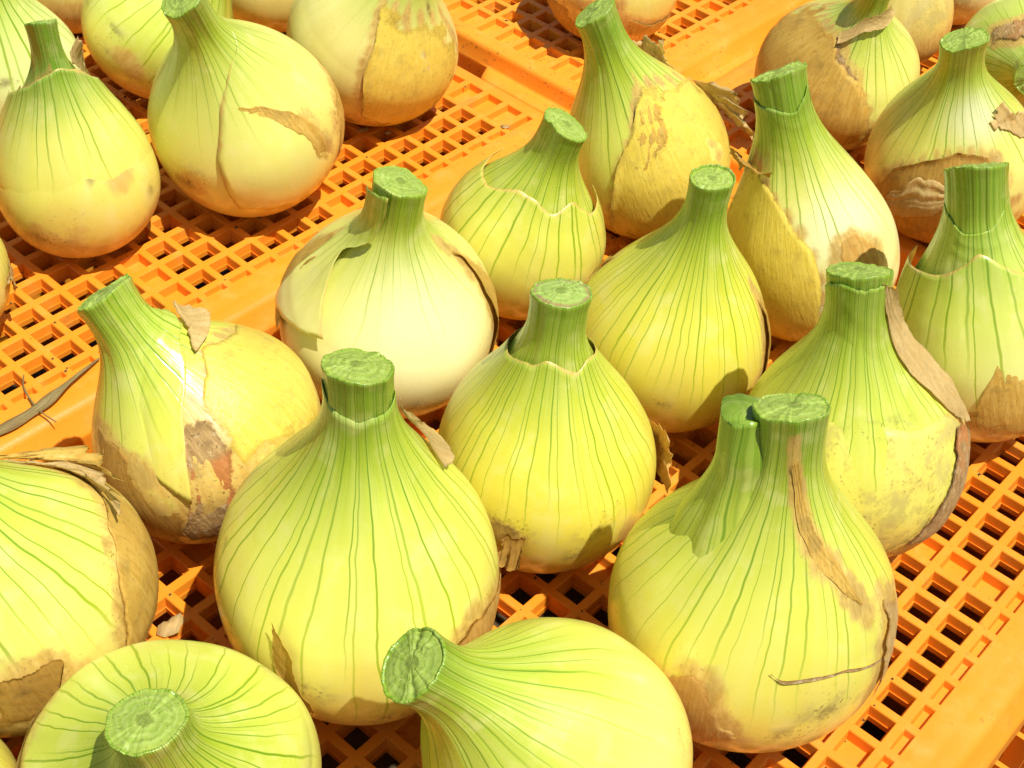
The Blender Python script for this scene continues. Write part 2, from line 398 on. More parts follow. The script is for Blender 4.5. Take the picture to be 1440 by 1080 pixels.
ONIONS = [
    {'id': 1, 'R': 0.04713, 'P': [-0.16397, 0.30365, 0.04836], 'X': [0.67163, -0.73519, 0.09174], 'Z': [-0.22107, -0.08067, 0.97192], 'L': 1.9, 'rn': 0.217, 'p': 2.15, 'cone': 0.9, 'lobe': [0.0183, 2.69, 0.0129, 1.29, 0.0061, 5.17], 'cut': [0.42, 0], 'bend': [0.012, -0.02], 'shells': [['dry_skin', 'tan', [[1.597, 0.55], [1.1, 0.502], [0.785, 0.382], [0.511, 0.119], [0.419, -0.121], [0.209, -0.432]], [[1.9, 0.8], [1.9, 0.5], [1.9, 0.2], [1.9, -0.1], [1.9, -0.4], [1.9, -0.6]], {'rag': 0.03, 'off': 0.9, 'lA': 0.6}], ['skin_flap', 'pale', [[1.689, 0.526], [1.388, 0.55], [1.113, 0.478]], [[1.9, 1.0], [1.95, 0.8], [1.9, 0.6]], {'lA': 6, 'pw': 2, 'rag': 0.05, 'crinkle': 0.8, 'n': 24, 'm': 14}], ['skin_flap', 'tan', [[1.924, 0.418], [1.702, 0.49], [1.453, 0.502]], [[2.2, 1.2], [2.2, 1.0], [2.2, 0.8]], {'lA': 8, 'pw': 2, 'rag': 0.08, 'crinkle': 0.8, 'n': 24, 'm': 14}], ['dry_skin', 'brown', [[-0.484, 0.299], [-0.223, 0.311], [-0.039, 0.263], [-0.013, 0.131]], [[-0.668, -0.121], [-0.445, -0.191], [-0.262, -0.121], [-0.118, 0.024]], {'rag': 0.04, 'lA': 1.0, 'crinkle': 0.6}]], 'marks': [['dirt', -0.196, 0.143, 0.25, 0.12, 0.9], ['dry', -0.353, 0.012, 0.7, 0.25, 0.9], ['dirt', 0.798, 0.37, 0.1, 0.12, 0.8]], 'mat': {'mid': (0.89, 0.81, 0.19), 'up': (0.7, 0.75, 0.1), 'veins': 26, 'vlow': -0.5}, 'label': 'large pale onion with torn papery skin lifting off one side, beside the soil-patched onion'},
    {'id': 2, 'R': 0.0456, 'P': [-0.0945, 0.2383, 0.04695], 'X': [0.54554, -0.78951, -0.28119], 'Z': [0.05688, -0.29987, 0.95228], 'L': 1.55, 'rn': 0.2321, 'p': 2.3, 'cone': 0.96, 'lobe': [0.0174, 5.07, 0.0175, 1.82, 0.0058, 4.42], 'cut': [0.55, -0.2], 'bend': [0.1, 0.04], 'shells': [['dry_skin', 'pale', [[-1.9, 0.3], [-2.0, 0], [-1.6, -0.2]], [[-2.6, 0.3], [-2.6, 0], [-2.0, -0.3]], {'rag': 0.06, 'lA': 1.5}]], 'mat': {'mid': (0.84, 0.8, 0.18), 'up': (0.66, 0.72, 0.085), 'vs': 1.35, 'vlow': -0.2, 'veins': 34}, 'label': 'onion leaning its short green neck out, ringed by fanning dark veins'},
    {'id': 3, 'R': 0.05076, 'P': [-0.0483, 0.32373, 0.0517], 'X': [0.13792, -0.99007, -0.02721], 'Z': [0.01135, -0.02589, 0.9996], 'L': 2.05, 'rn': 0.216, 'p': 2.15, 'cone': 0.9, 'lobe': [0.0208, 5.27, 0.0082, 6.27, 0.003, 4.21], 'cut': [0.42, 0], 'bend': [-0.033, 0.015], 'shells': [['outer_sheath', 'same', [[-2.2, 1.8], [-1.5, 1.98], [-1, 1.8], [0, 1.75], [0.9, 1.78], [1.5, 1.85], [2.2, 1.7]], [[-2.2, 0.6], [-1.5, 0.6], [-1, 0.6], [0, 0.6], [0.9, 0.6], [1.5, 0.6], [2.2, 0.6]], {'off': 0.3, 'lA': 0.15, 'crinkle': 0.1, 'sink': 1, 'rag': 0.015}], ['skin_flap', 'pale', [[1.597, 1.741], [2.251, 1.212], [1.833, 1.16], [1.623, 1.057]], [[2.068, 1.392], [2.343, 0.993], [2.291, 0.838], [1.702, 1.006]], {'off': 1.8, 'lB': 2.0, 'rag': 0.02, 'n': 26, 'm': 10}], ['dry_skin', 'orange', [[1.492, 0.129], [1.191, 0.206], [0.877, 0.284], [0.654, 0.258]], [[1.75, -0.05], [1.7, -0.2], [1.55, -0.42], [1.2, -0.6]], {'rag': 0.03}], ['skin_flap', 'tan', [[-0.589, 0.181], [-0.471, 0.0], [-0.367, -0.312]], [[-0.602, 0.49], [-0.432, 0.322], [-0.262, -0.111]], {'off': 0.9, 'lB': 2.5, 'rag': 0.02, 'n': 26, 'm': 12}]], 'marks': [['dirt', -1.479, 0.451, 0.06, 0.05, 1], ['dry', 0.942, 0.206, 0.16, 0.2, 1], ['dirt', 0.511, -0.372, 0.2, 0.06, 0.8]], 'mat': {'mid': (0.88, 0.79, 0.16), 'up': (0.74, 0.76, 0.1), 'veins': 27, 'vlow': -0.7, 'specks': 0.2}, 'label': 'tall upright onion, flat-cut thick neck with sheath edge just below the cut'},
    {'id': 4, 'R': 0.04379, 'P': [0.02465, 0.26191, 0.04528], 'X': [0.68445, -0.63654, 0.35545], 'Z': [-0.58551, -0.18942, 0.78823], 'L': 1.8, 'rn': 0.25272000000000006, 'p': 2.15, 'cone': 0.9, 'lobe': [0.0082, 0.71, 0.0107, 4.29, 0.0027, 0.71], 'cut': [0, 0], 'bend': [-0.021, 0.015], 'marks': [['dry', -2.317, 0.611, 0.2, 0.3, 0.6]], 'mat': {'mid': (0.84, 0.8, 0.18), 'up': (0.66, 0.72, 0.085), 'vs': 1.0, 'vlow': -0.2, 'veins': 27, 'neck': 1.0}, 'extra': {'hollow': 0.01}, 'label': 'onion tipped on its side, round cut neck turned away from the others'},
    {'id': 5, 'R': 0.04938, 'P': [0.09071, 0.324, 0.05043], 'X': [-0.21689, -0.97591, 0.02348], 'Z': [-0.03965, 0.03284, 0.99867], 'L': 2.0, 'rn': 0.216, 'p': 2.15, 'cone': 0.9, 'lobe': [0.0195, 2.69, 0.0147, 0.42, 0.0055, 2.35], 'cut': [0.25, 0.2], 'bend': [0.0, 0.05], 'shells': [['dry_skin', 'tan', [[0.118, 1.799], [0.301, 1.547], [0.445, 1.27], [0.772, 1.006], [1.06, 0.742]], [[0.314, 1.799], [0.576, 1.535], [0.733, 1.233], [1.047, 0.943], [1.178, 0.629]], {'rag': 0.03, 'crinkle': 0.6, 'lB': 0.8}], ['skin_crack', 'soil', [[0.236, 0.453], [0.327, 0.403], [0.55, 0.403], [0.851, 0.365], [1.283, 0.189]], [[0.249, 0.453], [0.34, 0.377], [0.55, 0.377], [0.851, 0.352], [1.283, 0.164]], {'off': 0.25, 'crinkle': 0.1, 'rag': 0.003, 'rag_end': 0, 'm': 5}], ['dry_skin', 'pale', [[1.401, 0.654], [1.335, 0.403], [1.257, 0.075], [1.191, -0.241]], [[2.0, 0.2], [2.0, -0.05], [2.0, -0.3], [1.9, -0.5]], {'rag': 0.05, 'lA': 1.2, 'crinkle': 0.9}], ['dry_skin', 'orange', [[-0.367, 0.34], [-0.236, 0.352], [-0.065, 0.075], [0.118, -0.151]], [[-1.3, -0.3], [-1.2, -0.4], [-0.9, -0.62], [-0.5, -0.72]], {'rag': 0.04}]], 'marks': [['dirt', 0.484, -0.121, 0.22, 0.08, 1.0], ['dirt', 0.903, 0.075, 0.25, 0.12, 0.5], ['dry', -0.196, 0.126, 0.25, 0.25, 1], ['dry', 0.929, 0.528, 0.4, 0.2, 0.3], ['dirt', 0.694, 0.05, 0.12, 0.1, 0.8]], 'mat': {'mid': (0.87, 0.76, 0.12), 'up': (0.7, 0.72, 0.085), 'veins': 34, 'vlow': -0.3, 'specks': 0.45, 'neckc': (0.42, 0.52, 0.04)}, 'sprout': [-1.35, 1.0, 0.9], 'label': 'big upright onion with forked double neck and a thin crack across the bulb'},
    {'id': 6, 'R': 0.04482, 'P': [-0.11785, 0.39246, 0.04624], 'X': [0.53217, -0.81065, 0.24423], 'Z': [-0.42685, -0.00778, 0.90429], 'L': 1.62, 'rn': 0.251, 'p': 2.1, 'cone': 0.88, 'lobe': [0.0129, 3.06, 0.007, 2.13, 0.0024, 0.07], 'cut': [0.42, 0], 'bend': [-0.017, -0.023], 'shells': [['dry_skin', 'yellow', [[0.118, 0.662], [0.903, 0.856], [1.977, 0.52], [1.754, 0.285], [1.453, -0.04]], [[0.052, 0.183], [0.079, 0.051], [0.249, -0.04], [0.458, -0.171], [0.903, -0.292]], {'rag': 0.03, 'off': 0.5}], ['dry_skin', 'soil', [[-0.079, 0.642], [-0.288, 0.438], [-0.471, 0.143], [-0.772, -0.422]], [[0.131, 0.571], [0.065, 0.255], [-0.039, -0.07], [-0.432, -0.483]], {'rag': 0.05, 'off': 0.9, 'crinkle': 0.9}], ['dry_skin', 'brown', [[-1.505, 0.683], [-0.995, 0.601], [-0.72, 0.418], [-0.589, 0.214], [-0.471, 0.071]], [[-1.296, 0.326], [-1.348, -0.171], [-1.178, -0.342], [-1.047, -0.432], [-0.89, -0.523]], {'rag': 0.02, 'off': 0.7}], ['outer_layer', 'same', [[1.833, 1.09], [0.785, 1.019], [-0.079, 0.683], [-0.288, 0.438], [-0.458, 0.102]], [[0.825, 1.457], [-0.026, 1.243], [-0.681, 0.897], [-0.72, 0.632], [-0.72, 0.458]], {'off': 1.4, 'lA': 0.6, 'sink': 1, 'rag': 0.012}], ['skin_flap', 'pale', [[1.401, 1.029], [0.903, 0.968], [0.707, 0.876]], [[1.846, 1.08], [1.99, 0.876], [1.571, 0.835]], {'off': 2.2, 'lB': 3, 'rag': 0.015, 'n': 26, 'm': 14}], ['dry_skin', 'tan', [[0.353, -0.091], [0.537, -0.211], [0.851, -0.362]], [[0.17, -0.181], [0.249, -0.392], [0.576, -0.634]], {'rag': 0.05}]], 'marks': [['dirt', -0.196, 0.346, 0.3, 0.3, 0.5]], 'mat': {'mid': (0.84, 0.78, 0.16), 'up': (0.76, 0.77, 0.1), 'neckc': (0.44, 0.57, 0.05), 'veins': 22, 'vlow': -0.1, 'tan': (0.66, 0.4, 0.08)}, 'label': 'leaning onion with a dark soil-crusted patch and bright yellow bare spot'},
    {'id': 7, 'R': 0.0477, 'P': [-0.05577, 0.47144, 0.04889], 'X': [0.05119, -0.98679, -0.15371], 'Z': [0.07348, -0.14977, 0.98599], 'L': 1.6, 'rn': 0.231, 'p': 2.1, 'cone': 0.88, 'lobe': [0.0256, 0.34, 0.0147, 3.04, 0.0067, 2.56], 'cut': [0.4, -0.25], 'bend': [0.034, -0.02], 'shells': [['outer_layer', 'same', [[-0.275, 1.6], [-0.301, 1.419], [-0.55, 1.177], [-1.086, 0.956], [-0.864, 0.725], [-0.576, 0.433]], [[-1.6, 1.5], [-1.6, 1.2], [-1.7, 0.95], [-1.6, 0.7], [-1.5, 0.4], [-1.5, 0.1]], {'off': 1.8, 'lA': 1.8, 'rag': 0.012}], ['dry_skin', 'tan', [[1.571, 0.996], [1.741, 0.704], [1.479, 0.433], [1.401, -0.03], [1.113, -0.241], [0.785, -0.392]], [[1.75, 0.9], [1.8, 0.65], [1.85, 0.35], [1.85, 0.1], [1.7, -0.3], [1.3, -0.6]], {'off': 1.0, 'lA': 1.2, 'rag': 0.035}], ['dry_skin', 'tan', [[-1.427, 0.825], [-1.453, 0.574], [-1.23, 0.332], [-1.126, 0.0]], [[-1.9, 0.8], [-1.95, 0.55], [-1.95, 0.25], [-1.9, -0.05]], {'off': 1.0, 'lA': 1.2, 'rag': 0.03}]], 'marks': [['pale', 0.393, 0.543, 0.9, 0.5, 0.55]], 'mat': {'mid': (0.91, 0.85, 0.4), 'up': (0.85, 0.81, 0.2), 'low': (0.86, 0.78, 0.36), 'veins': 30, 'vlow': 0.15, 'vs': 0.8, 'specks': 0.15}, 'label': 'onion with smooth white bulb and a dark folded sheath on its neck'},
    {'id': 8, 'R': 0.04357, 'P': [0.0154, 0.39362, 0.04509], 'X': [-0.02709, -0.99954, -0.0138], 'Z': [-0.01173, -0.01348, 0.99984], 'L': 2.0, 'rn': 0.24, 'p': 2.15, 'cone': 0.9, 'lobe': [0.012, 5.86, 0.0173, 0.14, 0.0062, 4.49], 'cut': [0.22, 0], 'bend': [0.014, -0.029], 'shells': [['outer_layer', 'same', [[-2.8, 1.3], [-1.9, 1.33], [-1.2, 1.38], [-0.72, 1.46], [-0.4, 1.44], [-0.15, 1.54], [0.2, 1.48], [0.7, 1.4], [1.1, 1.44], [1.6, 1.35], [2.2, 1.3], [2.8, 1.28]], [[-2.6, 0.1], [-1.8, 0.1], [-1.2, 0.1], [-0.72, 0.1], [-0.45, 0.1], [-0.2, 0.1], [0.15, 0.1], [0.55, 0.1], [1, 0.1], [1.4, 0.1], [2, 0.1], [2.6, 0.1]], {'off': 0.9, 'lA': 0.9, 'sink': 1, 'rag': 0.025, 'n': 70}], ['skin_flap', 'orange', [[1.597, 0.377], [1.584, 0.101], [1.414, -0.091]], [[2.0, 0.25], [2.0, 0.0], [1.95, -0.2]], {'lA': 5, 'pw': 1.6, 'rag': 0.09, 'crinkle': 1.0, 'n': 24, 'm': 12}], ['skin_flap', 'brown', [[-0.288, -0.111], [-0.196, -0.191], [-0.105, -0.08]], [[-0.262, 0.126], [-0.183, 0.101], [-0.105, 0.151]], {'lA': 5, 'pw': 1.6, 'rag': 0.03, 'crinkle': 0.8, 'n': 18, 'm': 10}]], 'marks': [['dirt', -0.249, 0.189, 0.2, 0.1, 1], ['dry', -0.34, 0.088, 0.35, 0.16, 0.9], ['dirt', 0.668, 0.302, 0.12, 0.14, 0.7], ['dry', -1.244, 1.044, 0.3, 0.12, 0.7], ['dirt', 1.322, 0.792, 0.14, 0.1, 0.8], ['dry', 1.23, 0.868, 0.3, 0.16, 0.9]], 'mat': {'mid': (0.87, 0.73, 0.08), 'up': (0.76, 0.73, 0.075), 'veins': 34, 'vlow': -0.45, 'specks': 0.5}, 'extra': {'brown_cut': 1}, 'label': 'yellow onion whose outer layer forms an open collar around a brown-rimmed cut neck'},
    {'id': 9, 'R': 0.04236, 'P': [0.06554, 0.47505, 0.04397], 'X': [-0.19836, -0.9747, -0.10305], 'Z': [0.04442, -0.11397, 0.99249], 'L': 2.2, 'rn': 0.2, 'p': 2.15, 'cone': 0.9, 'lobe': [0.0093, 2.73, 0.009, 2.8, 0.0033, 5.41], 'cut': [0.15, 0.1], 'bend': [0.005, 0.015], 'shells': [['dry_skin', 'tan', [[-1.662, 0.277], [-1.82, 0.401], [-2.003, 0.581]], [[-1.636, 0.249], [-1.793, 0.457], [-1.754, 0.816]], {'rag': 0.03, 'off': 0.9}], ['dry_skin', 'tan', [[1.636, 0.969], [1.518, 0.623], [1.361, 0.097], [1.178, -0.261]], [[1.9, 0.3], [1.95, 0.05], [1.9, -0.25], [1.7, -0.5]], {'rag': 0.03, 'lA': 1.2}]], 'marks': [['dry', -1.793, 0.374, 0.3, 0.15, 0.8], ['dirt', 0.079, 0.097, 0.12, 0.06, 0.7]], 'mat': {'mid': (0.87, 0.73, 0.08), 'up': (0.76, 0.73, 0.075), 'veins': 36, 'vlow': -0.5, 'specks': 0.2}, 'extra': {'hollow': 0.02}, 'label': 'bright yellow teardrop onion with slim neck and pale lipped cut'},
    {'id': 10, 'R': 0.03742, 'P': [-0.00239, 0.53825, 0.03943], 'X': [-0.19224, -0.97774, -0.08411], 'Z': [0.20496, -0.12382, 0.97091], 'L': 2.0, 'rn': 0.276, 'p': 2.2, 'cone': 0.9, 'lobe': [0.013, 3.15, 0.0128, 2.89, 0.0049, 3.06], 'cut': [0.3, -0.25], 'bend': [0.001, -0.018], 'shells': [['outer_layer', 'fresh', [[-2.2, 0.95], [-1.5, 0.95], [-0.97, 1], [-0.4, 1.2], [0.065, 1.17], [0.458, 1.05], [0.9, 1.2], [1.4, 0.95], [2.2, 0.9]], [[-2.2, -0.5], [-1.5, -0.5], [-0.97, -0.5], [-0.4, -0.5], [0.065, -0.5], [0.458, -0.5], [0.9, -0.5], [1.4, -0.5], [2.2, -0.5]], {'off': 1.8, 'lA': 1.3, 'sink': 1, 'rag': 0.02, 'n': 70, 'm': 30}]], 'marks': [['dry', 1.374, 0.767, 0.2, 0.2, 0.8], ['dry', -1.309, 0.629, 0.2, 0.15, 0.7]], 'mat': {'mid': (0.82, 0.75, 0.13), 'up': (0.7, 0.72, 0.09), 'veins': 24, 'vlow': -0.5}, 'label': 'small onion with a wavy-edged outer layer gathered below its slanted neck'},
    {'id': 11, 'R': 0.04053, 'P': [0.05762, 0.60962, 0.04229], 'X': [0.22179, -0.97412, -0.04365], 'Z': [-0.38094, -0.12777, 0.91573], 'L': 2.3, 'rn': 0.239, 'p': 2.15, 'cone': 0.9, 'lobe': [0.0129, 3.4, 0.0145, 6.02, 0.0038, 3.35], 'cut': [0.2, 0.3], 'bend': [-0.01, 0.003], 'shells': [['dry_skin', 'yellow', [[0.458, 1.475], [-0.118, 1.013], [-0.458, 0.68], [-0.628, 0.188], [-0.864, -0.493]], [[1.9, 0.9], [1.95, 0.5], [1.9, 0.2], [1.9, -0.2], [1.4, -0.7]], {'rag': 0.025, 'off': 1.0, 'lA': 0.7}], ['dry_skin', 'tan', [[0.367, 1.374], [-0.026, 1.042], [-0.367, 0.709]], [[0.707, 1.042], [0.327, 0.781], [-0.092, 0.55]], {'rag': 0.05, 'off': 1.7, 'crinkle': 0.8, 'fa': -1}], ['skin_flap', 'pale', [[1.61, 0.376], [1.401, 0.246], [1.244, 0.029]], [[1.9, 0.7], [2.0, 0.5], [1.9, 0.2]], {'lA': 11, 'pw': 1.7, 'rag': 0.07, 'crinkle': 1.2, 'n': 26, 'm': 14}], ['skin_flap', 'pale', [[2.2, 1.1], [2.5, 1.0], [2.8, 1.0]], [[2.2, 0.8], [2.5, 0.7], [2.8, 0.7]], {'lA': 9, 'pw': 1.7, 'rag': 0.08, 'crinkle': 1.0, 'n': 24, 'm': 14}]], 'marks': [['dirt', 0.157, 0.796, 0.25, 0.2, 0.7], ['dirt', 0.995, 0.55, 0.25, 0.2, 0.6]], 'mat': {'mid': (0.84, 0.78, 0.17), 'up': (0.74, 0.77, 0.13), 'veins': 24, 'vlow': 0.1}, 'label': 'onion with long leaning neck and wrinkled brown half-peeled skin'},
    {'id': 12, 'R': 0.04017, 'P': [0.13405, 0.54307, 0.04195], 'X': [0.03446, -0.99881, -0.03453], 'Z': [-0.33142, -0.04401, 0.94246], 'L': 2.6, 'rn': 0.289, 'p': 2.15, 'cone': 0.9, 'lobe': [0.0106, 1.19, 0.0161, 3.39, 0.0034, 2.11], 'cut': [0.55, 0.1], 'bend': [0.003, -0.01], 'shells': [['dry_skin', 'yellow', [[-1.191, 1.733], [-0.55, 1.439], [-0.236, 1.161], [0.026, 0.85], [0.065, 0.392], [-0.118, -0.603]], [[-1.75, 0.95], [-1.85, 0.7], [-1.9, 0.35], [-1.9, 0], [-1.6, -0.4], [-1.0, -0.75]], {'rag': 0.02, 'off': 1.2, 'lA': 1.0, 'crinkle': 0.6}], ['skin_flap', 'brown', [[-1.846, 1.455], [-1.505, 1.733], [-0.393, 1.684]], [[-1.872, 1.292], [-1.217, 1.586], [-0.589, 1.586]], {'off': 2, 'lA': 7, 'pw': 1.6, 'rag': 0.03, 'crinkle': 0.7, 'n': 28, 'm': 12}], ['dry_skin', 'orange', [[0.38, 0.769], [0.681, 0.801], [0.864, 0.458]], [[0.262, 0.458], [0.484, 0.376], [0.772, 0.147]], {'rag': 0.03}], ['outer_sheath', 'same', [[-1.6, 2.42], [-0.6, 2.32], [0.3, 2.22], [1.2, 2.42]], [[-1.6, 1.6], [-0.6, 1.6], [0.3, 1.6], [1.2, 1.6]], {'off': 0.6, 'sink': 1, 'rag': 0.02}]], 'marks': [['pale', 0.471, 0.932, 0.7, 0.4, 0.6]], 'mat': {'mid': (0.91, 0.85, 0.4), 'up': (0.85, 0.81, 0.2), 'low': (0.86, 0.78, 0.36), 'veins': 26, 'vlow': 0.1, 'vs': 0.9}, 'label': 'tall white onion with wide cut neck, one side sheathed in brown skin'},
    {'id': 13, 'R': 0.04599, 'P': [0.13696, 0.41374, 0.04731], 'X': [-0.14771, -0.98903, -0.00189], 'Z': [-0.17679, 0.02452, 0.98394], 'L': 1.95, 'rn': 0.256, 'p': 2.15, 'cone': 0.9, 'lobe': [0.0178, 0.78, 0.0094, 2.7, 0.0021, 3.13], 'cut': [0.5, 0], 'bend': [0.036, -0.004], 'shells': [['outer_layer', 'fresh', [[-1.6, 0.35], [-1.401, 0.307], [-1.086, 0.797], [-0.524, 1.03], [-0.144, 0.957], [0.34, 0.895], [0.746, 0.773], [1.309, 0.675], [1.6, 0.3]], [[-1.6, -0.7], [-1.2, -0.8], [-0.8, -0.82], [-0.4, -0.84], [-0.1, -0.85], [0.3, -0.85], [0.7, -0.84], [1.2, -0.8], [1.6, -0.7]], {'off': 0.25, 'lA': 0, 'crinkle': 0.1, 'rag': 0.02, 'n': 60, 'mask': (0.3, 0.35, 0)}], ['dry_skin', 'soil', [[1.361, 0.576], [1.1, 0.319], [0.772, 0.037], [0.471, -0.292]], [[1.9, 0.2], [1.9, -0.1], [1.75, -0.4], [1.4, -0.7]], {'off': 1.2, 'rag': 0.05, 'lA': 0.8, 'crinkle': 0.8}], ['dry_skin', 'tan', [[0.34, -0.332], [0.628, -0.131], [0.929, 0.135]], [[0.9, -0.84], [1.3, -0.8], [1.6, -0.6]], {'off': 1.4, 'rag': 0.03}], ['skin_flap', 'pale', [[0.733, 1.913], [1.126, 1.558], [1.1, 1.251], [1.296, 0.944], [1.427, 0.613]], [[1.217, 1.84], [1.885, 1.374], [1.806, 1.092], [1.82, 0.711], [1.545, 0.417]], {'off': 1.0, 'lB': 2.5, 'rag': 0.02, 'crinkle': 0.7}], ['outer_sheath', 'same', [[-1.2, 1.86], [-0.5, 1.92], [0.2, 1.84], [0.9, 1.9]], [[-1.2, 1.2], [-0.5, 1.2], [0.2, 1.2], [0.9, 1.2]], {'off': 0.5, 'lA': 0.5, 'sink': 1, 'rag': 0.02}]], 'marks': [['dirt', 0.38, 0.858, 0.5, 0.06, 0.8]], 'mat': {'mid': (0.84, 0.76, 0.13), 'up': (0.64, 0.69, 0.075), 'neckc': (0.38, 0.49, 0.04), 'veins': 38, 'vlow': 0, 'specks': 0.5}, 'extra': {'mat2': {'vs': 0.06, 'up': (0.82, 0.76, 0.13), 'neckc': (0.82, 0.76, 0.13), 'tip': (0.82, 0.76, 0.13), 'specks': 0.8}}, 'label': 'onion with densely ribbed green neck and bare yellow lower half edged with soil'},
    {'id': 14, 'R': 0.04018, 'P': [0.20543, 0.4855, 0.04196], 'X': [-0.15672, -0.98677, 0.04146], 'Z': [-0.29703, 0.08712, 0.95089], 'L': 2.35, 'rn': 0.305, 'p': 2.2, 'cone': 0.9, 'lobe': [0.0185, 1.22, 0.0176, 5.8, 0.0043, 4.17], 'cut': [0.6, 0], 'bend': [-0.023, -0.017], 'shells': [['outer_layer', 'fresh', [[-2.2, 1.1], [-1.5, 1.2], [-0.9, 1.3], [-0.5, 1.38], [-0.2, 1.5], [0, 1.62], [0.3, 1.5], [0.7, 1.3], [1.3, 1.2], [2.2, 1.1]], [[-2.2, -0.2], [-1.5, -0.2], [-0.9, -0.2], [-0.5, -0.2], [-0.2, -0.2], [0, -0.2], [0.3, -0.2], [0.7, -0.2], [1.3, -0.2], [2.2, -0.2]], {'off': 2.4, 'lA': 2.6, 'sink': 1, 'rag': 0.02, 'n': 60, 'm': 28}], ['dry_skin', 'tan', [[0.353, 1.286], [0.393, 0.887], [0.052, 0.429], [-0.196, -0.171]], [[1.7, 0.7], [1.7, 0.3], [1.6, -0.3], [0.6, -0.8]], {'off': 1.4, 'rag': 0.02, 'lA': 0.8}], ['outer_sheath', 'same', [[-1.4, 2.0], [-0.4, 1.78], [0.4, 1.8], [1.4, 2.0]], [[-1.4, 1.3], [-0.4, 1.3], [0.4, 1.3], [1.4, 1.3]], {'off': 0.5, 'sink': 1, 'rag': 0.01}]], 'marks': [['dirt', 0.039, 0.044, 0.3, 0.2, 0.6]], 'mat': {'mid': (0.84, 0.82, 0.28), 'up': (0.64, 0.71, 0.11), 'veins': 20, 'vlow': -0.5, 'neckc': (0.4, 0.54, 0.05)}, 'label': 'pale green onion with thick straight neck rising from a notched collar'},
    {'id': 15, 'R': 0.0434, 'P': [0.21273, 0.62954, 0.04493], 'X': [-0.17002, -0.95858, -0.22852], 'Z': [-0.21438, -0.19036, 0.95802], 'L': 1.85, 'rn': 0.236, 'p': 2.15, 'cone': 0.9, 'lobe': [0.0103, 5.12, 0.0166, 2.42, 0.0034, 1.23], 'cut': [0.25, 0.2], 'bend': [-0.034, -0.017], 'shells': [['dry_skin', 'brown', [[-0.995, 0.047], [-0.733, 0.512], [-0.393, 0.686], [0.092, 0.791], [0.681, 0.675]], [[-1.5, -0.3], [-0.9, -0.6], [-0.3, -0.75], [0.3, -0.75], [1.0, -0.7]], {'off': 0.8, 'rag': 0.02, 'lA': 0.6}], ['skin_flap', 'pale', [[-0.733, 0.233], [-0.406, 0.5], [0.013, 0.489], [0.589, 0.407]], [[-0.668, -0.161], [-0.314, 0.081], [0.026, 0.268], [0.563, 0.163]], {'off': 1.8, 'rag': 0.05, 'crinkle': 1.3, 'n': 50}], ['skin_flap', 'pale', [[1.1, 1.059], [1.257, 0.919], [1.545, 0.686]], [[0.812, 0.942], [1.021, 0.814], [1.27, 0.628]], {'off': 1.0, 'lA': 4, 'rag': 0.06, 'crinkle': 0.8, 'n': 20, 'm': 12}]], 'marks': [['pale', 0.471, 1.059, 0.7, 0.25, 0.6], ['dry', -0.223, 0.0, 1.0, 0.5, 1], ['dirt', -0.445, 0.582, 0.3, 0.1, 0.9]], 'mat': {'mid': (0.8, 0.72, 0.2), 'up': (0.74, 0.72, 0.12), 'veins': 28, 'vlow': -0.2, 'tan': (0.55, 0.32, 0.06)}, 'label': 'onion with brown wrinkled papery band around its lower half'},
    {'id': 16, 'R': 0.04392, 'P': [0.16217, 0.7059, 0.04541], 'X': [-0.3669, -0.8866, -0.28165], 'Z': [0.07706, -0.33068, 0.94059], 'L': 1.6, 'rn': 0.1764, 'p': 2.15, 'cone': 0.9, 'lobe': [0.0241, 1.24, 0.0074, 0.7, 0.0058, 5.39], 'cut': [0.42, 0], 'bend': [0.039, 0.011], 'shells': [['dry_skin', 'tan', [[-0.641, 0.926], [-0.065, 0.795], [0.458, 0.654], [0.628, 0.392], [0.759, -0.211]], [[-2.0, 0.8], [-2.0, 0.5], [-1.9, 0.1], [-1.7, -0.3], [-1.0, -0.75]], {'off': 1.0, 'rag': 0.035, 'lA': 0.8}], ['dry_skin', 'soil', [[-0.707, 0.886], [-0.236, 0.795], [0.249, 0.684]], [[-0.34, 0.916], [0.039, 0.815], [0.471, 0.674]], {'off': 1.6, 'rag': 0.03, 'n': 24, 'm': 10, 'fa': -1}], ['skin_flap', 'pale', [[-0.34, 0.896], [0.144, 1.137], [2.094, 1.177]], [[-0.511, 0.996], [0.0, 1.258], [1.427, 1.399]], {'off': 1.5, 'lA': 1.5, 'rag': 0.015}]], 'marks': [['dry', 0.55, 0.01, 0.5, 0.3, 0.8]], 'mat': {'mid': (0.84, 0.8, 0.22), 'up': (0.78, 0.78, 0.18), 'veins': 26, 'vlow': -0.2}, 'label': 'onion half covered by a dirty tan skin with ragged torn edge'},
    {'id': 17, 'R': 0.03389, 'P': [0.20727, 0.79465, 0.03618], 'X': [-0.15166, -0.98281, -0.10529], 'Z': [-0.1777, -0.07768, 0.98101], 'L': 1.9, 'rn': 0.308, 'p': 2.15, 'cone': 0.9, 'lobe': [0.0172, 3.75, 0.0096, 5.84, 0.0056, 4.78], 'cut': [0.42, 0], 'bend': [-0.003, 0.02], 'marks': [['dirt', 0.733, 0.442, 0.6, 0.4, 0.4]], 'mat': {'mid': (0.66, 0.48, 0.12), 'up': (0.68, 0.54, 0.14), 'low': (0.56, 0.36, 0.08), 'dry': 1, 'dz': 0.3, 'vs': 0.1}, 'label': 'ochre brown-skinned onion tucked behind the half-peeled dirty onion'},
